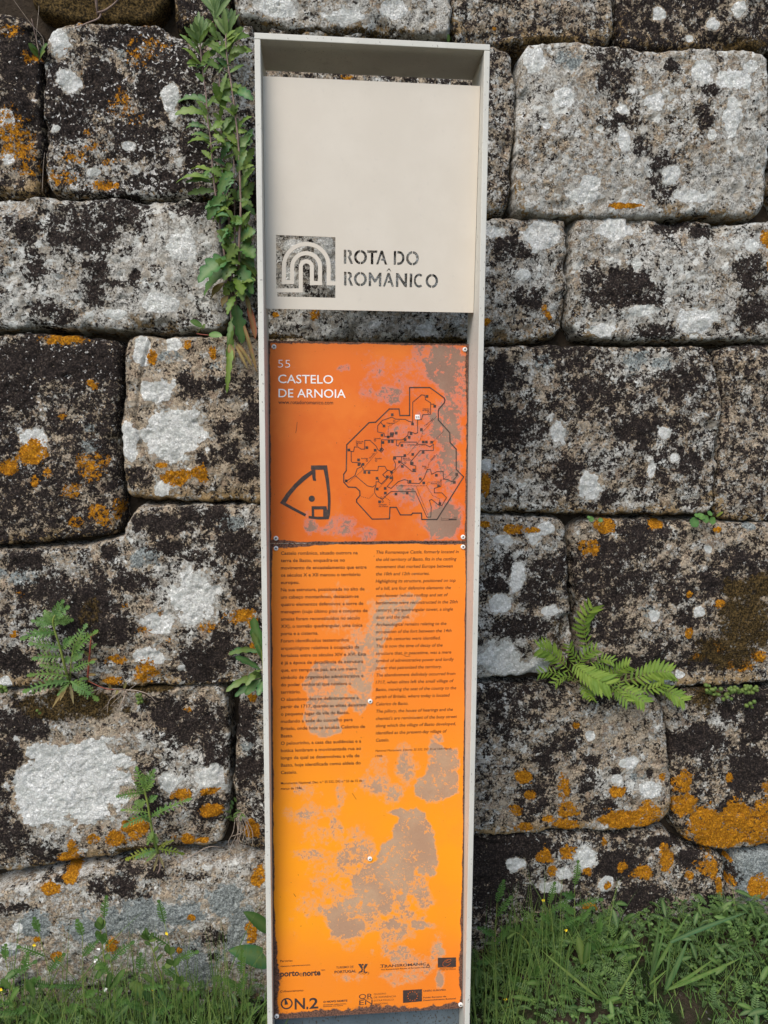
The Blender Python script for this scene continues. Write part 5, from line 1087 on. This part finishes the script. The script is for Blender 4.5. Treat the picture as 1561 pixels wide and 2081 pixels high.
# ------------------------------------------------------------------ grass and ground plants
class Blades:
    """many leaves in one mesh (stuff)"""
    def __init__(s): s.v = []; s.f = []; s.a = []; s.r = []
    def leaf(s, P0, P1, w, var, **kw):
        V, F, A = blade_arrays(P0, P1, w, **kw); b = len(s.v); s.v += V; s.f += [tuple(i+b for i in f) for f in F]; s.a += [var]*len(V); s.r += A
    def build(s, name, mat, kind='stuff', parent=None, base=None):
        b0 = base if base is not None else V3(0,0,0)
        o = link(name, np_mesh(name, np.array(s.v)-b0, np.array(s.f), True, dict(var=s.a, rib=s.r)), mat, parent)
        if kind: o['kind'] = kind
        return o
def gz(x, y): return float(ground_z(x, y))
def grass_stuff():
    r = random.Random(90); B = Blades(); n = 0
    while n < 3600:
        x = r.uniform(-1.15, 1.7); y = -.36+.68*r.random()**.75
        if -.03 < x < .53 and y > -.03: continue
        if -.02 < x < .53 and r.random() > .25: continue
        cl = fbm(np.array([x*7.]), np.array([y*7.]), 2, 17)[0]
        if cl < -.1 and r.random() < .75: continue
        n += 1; z = gz(x, y); h = r.uniform(.04, .13)*(1+.8*(r.random() < .2))
        if x < -.03: h *= 1.7
        if x > .52 and y < .20: h *= .45
        if x > 1.0: h *= .7
        a = r.uniform(0, 6.28); l = h*r.uniform(.2, 1.0)
        B.leaf(V3(x,y,z-.004), V3(x+l*math.cos(a), y+min(.04, l*math.sin(a)), z+h), r.uniform(.0014, .0036), r.random(), arch=.14, n=6, fold=.3, widest=.3, base_w=.7, r=r)
    o = B.build('grass', MAT['grass']); o['label'] = 'fine green grass along the foot of the wall'
grass_stuff()
def thin_grass():
    """tall thin stalks in front of the wall"""
    r = random.Random(95); B = Blades()
    for k in range(520):
        if k % 2 == 0: x = r.uniform(-.62, -.02)
        else: x = r.choice([r.uniform(.54, .80), r.uniform(.60, .95), r.uniform(.55, 1.3)])
        if x > .5 and fbm(np.array([x*11.]), np.array([1.]), 2, 29)[0] < -.12: continue
        y = r.uniform(.03, .32); z = gz(x, y); h = r.uniform(.10, .28)*(1.35 if x < 0 else 1.05 if x < .95 else .65); lx = r.gauss(0, .035)
        B.leaf(V3(x,y,z), V3(x+lx, y+r.uniform(-.03, .01), z+h), r.uniform(.0013, .0030), .35+.9*r.random(), arch=.05, n=8, fold=.3, widest=.25, base_w=.9, r=r)
    o = B.build('grass_stalks', MAT['grass']); o['label'] = 'tall thin grass stalks rising against the lowest stones'
thin_grass()
def cover_stuff():
    r = random.Random(92); B = Blades(); n = 0
    while n < 5700:
        x = r.uniform(-1.1, 1.7); y = -.28+.61*r.random()**.75
        if -.03 < x < .53 and y > -.02: continue
        if x > 1.0 and fbm(np.array([x*5.]), np.array([y*5.]), 2, 3)[0] < -.32: continue
        if n > 4900: x = r.uniform(.54, 1.5); y = r.uniform(.20, .36)
        n += 1; z = gz(x, y)+r.uniform(.006, .07)*(1.9 if x < -.04 else 1.0 if x < .5 or y > .21 else .4); s = r.uniform(.006, .013); v = r.random(); a0 = r.uniform(0, 6.28); tl = V3(r.uniform(-.6,.6), -.6+r.uniform(-.5,.4), 1); P = V3(x, y, z); q = r.random()
        if q < .55:                                           # three leaflets
            for k in range(3):
                a = a0+k*2.1; d = V3(math.cos(a), math.sin(a), r.uniform(-.2, .45))
                B.leaf(P, P+d*s, s*.85, v, arch=.08, n=4, fold=.2, widest=.62, base_w=.2, facing=tl, r=r)
        elif q < .85:                                         # a feather leaf
            d = V3(math.cos(a0), math.sin(a0)*.6, r.uniform(.2, 1.1)); d /= np.linalg.norm(d); L = r.uniform(.025, .05); S = np.cross(d, tl); S /= np.linalg.norm(S)
            for k in range(7):
                p = P+d*L*(.15+.85*k/6)-V3(0,0,1)*.2*L*(k/6)**2
                for sg in (-1, 1): B.leaf(p, p+(S*sg*.9+d*.4)*L*.24*(1-.5*(k/6)**2), L*.075, v, arch=.05, n=4, fold=.2, widest=.5, base_w=.3, facing=tl, r=r)
        else:                                                 # a lone pointed leaf
            d = V3(math.cos(a0), math.sin(a0)*.7, r.uniform(.1, .9)); d /= np.linalg.norm(d); L = r.uniform(.018, .045)
            B.leaf(P, P+d*L*1.25, L*.34, v, arch=.15, n=7, fold=.3, widest=.5, facing=tl, r=r)
    o = B.build('ground_cover', MAT['cover']); o['label'] = 'dark green clover and small leaves covering the ground'
cover_stuff()
def vetch(px, py, Y, tip, label, r, n_leaves=5, scale=1.0):
    """a climbing stem with feather leaves"""
    b = at(px, py, Y); base = V3(b[0], b[1], gz(b[0], b[1]))
    t = at(*tip, Y-.01)+V3(0, 0, .012*(px < 600)); w = empty('vetch', base, label, 'plant', 'feather leaved vetch plants in the grass')
    P = smooth_path([base, (base*.55+t*.45)+V3(r.uniform(-.02,.02), -.01, 0), t], 5); stem(w, base, P, [.0013*(1-.5*i/len(P)) for i in range(len(P))], MAT['green_stem'])
    for k in range(n_leaves):
        f = .35+.65*k/(n_leaves-1) if n_leaves > 1 else 1; q = P[min(len(P)-1, int(f*(len(P)-1)))]; sg = 1 if k % 2 else -1
        d = V3(sg*r.uniform(.35, 1.), r.uniform(-.5, 0), r.uniform(.25, 1.)); 
        if k == n_leaves-1: d = V3(r.uniform(-.3,.3), -.2, 1)
        d /= np.linalg.norm(d); lobed(w, base, q, q+d*r.uniform(.045, .078)*scale, .024*scale, MAT['vetch'], pairs=r.choice([9, 10, 11]), toothed=False, arch=.15, bulge=.1, tipw=.8, r=r)
r = random.Random(99)
for px, py, Y, tip, lab, nl in ((150,2010,.06,(80,1905),'feather leaved vetch leaning left in front of the orange lichen spots',6), (190,2030,.08,(168,1910),'feather leaved vetch with long leaflets left of the white flowered stem',5), (230,2060,.05,(212,1875),'tallest feather leaved vetch on the left, beside the white flowered stem',6), (395,2060,.07,(335,1885),'feather leaved vetch behind the yellow bud in the left grass',6), (290,2070,.03,(285,1985),'low feather leaved vetch right of the white flowered stem',5), (440,2060,.08,(490,1990),'feather leaved vetch nearest the left upright',6), (60,2070,.05,(50,1985),'low vetch near the left edge of the picture',5), (25,2060,.05,(12,1960),'vetch at the very left edge with a yellow flower',5),
                           (1015,1990,.10,(1010,1835),'slender vetch sprig just right of the sign',5), (1115,1980,.10,(1115,1838),'vetch with a yellow flower in the middle of the right grass',5), (1170,1960,.10,(1168,1800),'tallest vetch sprig on the right against the orange lichen',6), (1210,1990,.06,(1215,1905),'vetch with a broad feather leaf beside the paddle shaped leaf',4), (1070,2070,.03,(1075,2010),'low vetch in the dark clover at the lower right of the sign',5), (1150,2060,.02,(1140,2005),'low vetch in front of the grass tuft',5), (1500,2040,.05,(1500,1985),'low vetch at the right among the clover',4)):
    vetch(px, py, Y, tip, lab, r, nl, 1.15)
def leafy_stem(pts, Y, label, name, r, leaves, flower=None, wd=13):
    b = at(*pts[0], Y); base = V3(b[0], b[1], gz(b[0], b[1])); w = empty(name, base, label, 'plant')
    P = smooth_path([base]+[at(x, y, Y-.01) for x, y in pts[1:]], 5); stem(w, base, P, [.0022*(1-.45*i/len(P)) for i in range(len(P))], MAT['green_stem'])
    for (bx, by), (tx, ty) in leaves: leaf(w, base, at(bx, by, Y-.012), at(tx, ty, Y-.012+r.uniform(-.03, .01)), wd*.0013, MAT['vetch' if r.random() < .5 else 'grass'], arch=.06, widest=.58, n=9, fold=.3, r=r)
    if flower:
        for fx, fy, m, s in flower:
            for k in range(4):
                c = at(fx, fy, Y-.02); a = r.uniform(0, 6.28); leaf(w, base, c, c+V3(math.cos(a), -.3, math.sin(a))*.007*s, .005*s, MAT[m], 'petal', n=5, r=r)
leafy_stem([(228,2075),(222,2000),(213,1955),(206,1905),(204,1880)], .05, 'leafy stem with tiny white flowers in the left grass', 'white_flower_weed', r,
           [((214,1960),(196,1990)),((213,1958),(192,1968)),((218,2010),(226,1975)),((222,2015),(255,1968)),((214,1950),(222,1940)),((225,2040),(250,2005)),((222,2030),(210,2050)),((208,1920),(214,1895)),((206,1912),(197,1890)),((204,1890),(196,1872)),((205,1890),(212,1868)),((204,1885),(203,1862))], [(196,1952,'white_petal',1.1),(213,2010,'white_petal',1.2),(200,1928,'white_petal',.7)])
leafy_stem([(380,2080),(372,2030),(365,1990),(352,1955),(340,1925)], .05, 'leafy stem with paired oval leaves in front of the grey stone', 'oval_leaf_weed', r,
           [((366,2000),(353,1980)),((367,2003),(385,1998)),((366,1998),(372,1982)),((352,1962),(340,1948)),((353,1965),(364,1946)),((346,1940),(338,1920)),((346,1940),(354,1924)),((370,2015),(360,2030)),((376,2050),(392,2025)),((352,1960),(334,1962))], [(340,1896,'yellow',.9)])
leafy_stem([(335,2070),(330,2000),(320,1960),(310,1930),(302,1912)], .06, 'slender leafy stem with whorled narrow leaves in the left grass', 'whorled_weed', r,
           [((302,1912),(285,1900)),((302,1912),(288,1895)),((302,1912),(296,1884)),((303,1912),(312,1895)),((302,1914),(318,1908)),((306,1922),(294,1912)),((312,1935),(322,1922)),((318,1955),(330,1938))], None, 7)
leafy_stem([(1082,2000),(1082,1950),(1075,1920),(1062,1903),(1048,1894)], .07, 'bent pale stem with a drooping tuft of leaves right of the sign', 'bent_stem_weed', r,
           [((1048,1894),(1034,1890)),((1048,1895),(1030,1908)),((1049,1894),(1046,1874)),((1050,1895),(1056,1878)),((1048,1896),(1036,1902)),((1076,1922),(1082,1905)),((1080,1950),(1069,1930))], None, 6)
leafy_stem([(1190,2020),(1188,1990),(1186,1960)], .03, 'paddle shaped pair of pale leaves standing in the right grass', 'paddle_leaf_weed', r, [((1184,1966),(1174,1902)),((1187,1968),(1196,1912))], None, 16)
leafy_stem([(1470,1990),(1472,1930),(1475,1900)], .10, 'broad dark green leaves by the right stone joint', 'oval_leaf_weed', r, [((1466,1880),(1476,1848)),((1465,1912),(1482,1898)),((1478,1910),(1514,1924)),((1452,1900),(1475,1885)),((1470,1915),(1452,1930)),((1430,1990),(1465,1980)),((1432,1985),(1428,1998))], None, 13)
def tuft():
    b = at(1352, 2010, -.12); base = V3(b[0], b[1], gz(b[0], b[1])); w = empty('grass_tuft', base, 'tuft of long broad blue green blades sprawling to the right in the right grass', 'grass tuft'); r = random.Random(50)
    for b_, t, wd, m in (((1322,1990),(1342,1860),8,'blue_grass'),((1322,1985),(1402,1852),7,'grass'),((1328,1975),(1355,1866),5,'grass'),((1362,1914),(1520,1854),8,'blue_grass'),((1354,2008),(1400,1906),10,'blue_grass'),((1356,2010),(1510,1945),8,'grass'),((1358,2010),(1452,1948),7,'grass'),((1320,1992),(1340,1930),6,'blue_grass'),((1352,2010),(1372,1960),9,'blue_grass'),((1320,2000),(1360,1968),4,'grass'),((1225,2035),(1097,1928),5,'grass'),((1230,2040),(1195,1975),5,'grass'),((1235,2038),(1130,1990),4,'grass'),((1245,2040),(1310,1930),4,'grass')):
        q = at(*b_, -.12); q2 = (q+base)/2; leaf(w, base, V3(base[0]*.4+q[0]*.6, q[1]+.01, gz(q[0], q[1])), q, wd*.0008, MAT[m], 'sheath', arch=0, n=6, fold=.6, widest=.5, base_w=.9, r=r)
        leaf(w, base, q, at(*t, -.12+r.uniform(-.04, .06)), wd*.0015, MAT[m], 'blade', arch=r.uniform(-.02, .06), n=10, fold=.5, widest=.35, base_w=.75, r=r)
tuft()
def broad(pts, label, Y=.0, mat='vetch'):
    b = at(*pts[0][0], Y); base = V3(b[0], b[1], gz(b[0], b[1])); w = empty('rosette_weed', base, label, 'plant'); r = random.Random(int(pts[0][0][0]))
    for b_, t, wd in pts: leaf(w, base, at(*b_, Y), at(*t, Y-.02+r.uniform(-.02, .02)), wd*.0012, MAT[mat], arch=.12, teeth=r.choice([0, 3, 4]), depth=.25, widest=.6, fold=.3, facing=V3(0, -.8, .8), r=r)
broad([((1312,2020),(1265,2045),22),((1316,2020),(1300,2045),18),((1318,2018),(1375,2015),22),((1312,2015),(1275,1998),22),((1310,2012),(1285,1985),16),((1318,2024),(1340,2035),16)], 'low rosette of pale toothed leaves with one yellow flower beside the grass tuft')
broad([((1240,2050),(1260,2075),30),((1235,2055),(1220,2081),24),((1232,2020),(1255,2035),22)], 'broad pale leaves at the bottom edge right of the sign')
broad([((40,1970),(10,1990),14),((20,2010),(2,1990),16),((18,2040),(40,2010),16),((70,2030),(58,1990),18)], 'pale green leaf rosette at the lower left edge', .04)
broad([((300,2030),(262,1998),22),((310,2040),(290,2015),14),((340,2045),(320,2010),14)], 'dark pointed leaves between the stems of the left grass', .05, 'weed_low')
def flowers():
    r = random.Random(14)
    for x, y, Y, lab in ((1338,2017,-.03,'single yellow flower on the low rosette at the lower right'), (2,2010,.02,'yellow flower at the left edge of the picture'), (310,2009,.03,'tiny yellow flower left of the oval leaved stem'), (1027,2030,-.02,'lower of two yellow specks just right of the sign'), (1035,2048,-.02,'lowest yellow flower speck just right of the sign'), (1104,1829,.08,'yellow vetch flower high in the right grass'), (1150,1890,.06,'pale yellow flower in the middle of the right grass'), (70,1920,.05,'yellow bud by the leftmost tall vetch')):
        c = at(x, y, Y); w = empty('yellow_flower', c, lab, 'flower')
        for k in range(5):
            a = 2*math.pi*k/5+r.random(); leaf(w, c, c, c+V3(math.cos(a), -.35, math.sin(a))*.0052, .0045, MAT['yellow'], 'petal', n=5, r=r)
        zb = gz(c[0], c[1]); stem(w, c, [c+V3(0,.002,0), c+V3(.004,.006,-(c[2]-zb)*.5), V3(c[0], c[1]+.008, zb)], .0007, MAT['green_stem'], n=5)
flowers()
def rock(name, px, py, Y, rx, ry, rz, label, mat, seed, cat):
    import bmesh
    bm = bmesh.new(); bmesh.ops.create_icosphere(bm, subdivisions=3, radius=1.0); co_ = np.array([v.co[:] for v in bm.verts])
    k = 1+.30*fbm(co_[:, 0]*1.6+co_[:, 2], co_[:, 1]*1.6-co_[:, 2], 3, seed)
    for v, s in zip(bm.verts, k): v.co = (v.co.x*rx*s, v.co.y*ry*s, v.co.z*rz*s)
    me = bpy.data.meshes.new(name); bm.to_mesh(me); bm.free(); me.polygons.foreach_set('use_smooth', [True]*len(me.polygons))
    c = at(px, py, Y); o = link(name, me, mat, None, c); o.rotation_euler = (0, 0, seed); return tag(o, label, cat)
rock('pebble', 1535, 2072, -.05, .034, .026, .020, 'grey white stone in the lower right corner', MAT['pebble'], 3, 'stone')
rock('pebble', 1415, 2078, -.06, .020, .018, .012, 'flat grey stone at the bottom edge below the dead leaf', MAT['pebble'], 5, 'stone')
rock('pebble', 1228, 2077, -.06, .016, .014, .012, 'dark grey stone at the bottom edge in the grass', MAT['pebble'], 8, 'stone')
def dead_leaf():
    c = at(1410, 2045, -.05); w = empty('dead_leaf', c, 'pale dead leaf lying on the clover at the lower right', 'leaf')
    leaf(w, c, at(1391,2043,-.05), at(1428,2052,-.06), .018, MAT['dry_pale'], 'blade', arch=.15, teeth=3, depth=.2, widest=.55, facing=V3(0,-1,.8), base_w=.5, wave=.08)
dead_leaf()
def gravel():
    r = random.Random(66); V, F = [], []
    oc = [(1,0,0),(-1,0,0),(0,1,0),(0,-1,0),(0,0,1),(0,0,-1)]; of = [(0,2,4),(2,1,4),(1,3,4),(3,0,4),(2,0,5),(1,2,5),(3,1,5),(0,3,5)]
    for k in range(420):
        x = r.uniform(.0, .5); y = r.uniform(.02, .33); s = r.uniform(.002, .007); z = gz(x, y); b = len(V)
        V += [(x+a*s*r.uniform(.6, 1.2), y+c*s*r.uniform(.6, 1.2), z+d*s*r.uniform(.5, 1)) for a, c, d in oc]; F += [tuple(i+b for i in f) for f in of]
    o = link('gravel', np_mesh('gravel', np.array(V), np.array(F), True), MAT['pebble']); o['kind'] = 'stuff'; o['label'] = 'loose gravel and grit at the foot of the sign'
gravel()
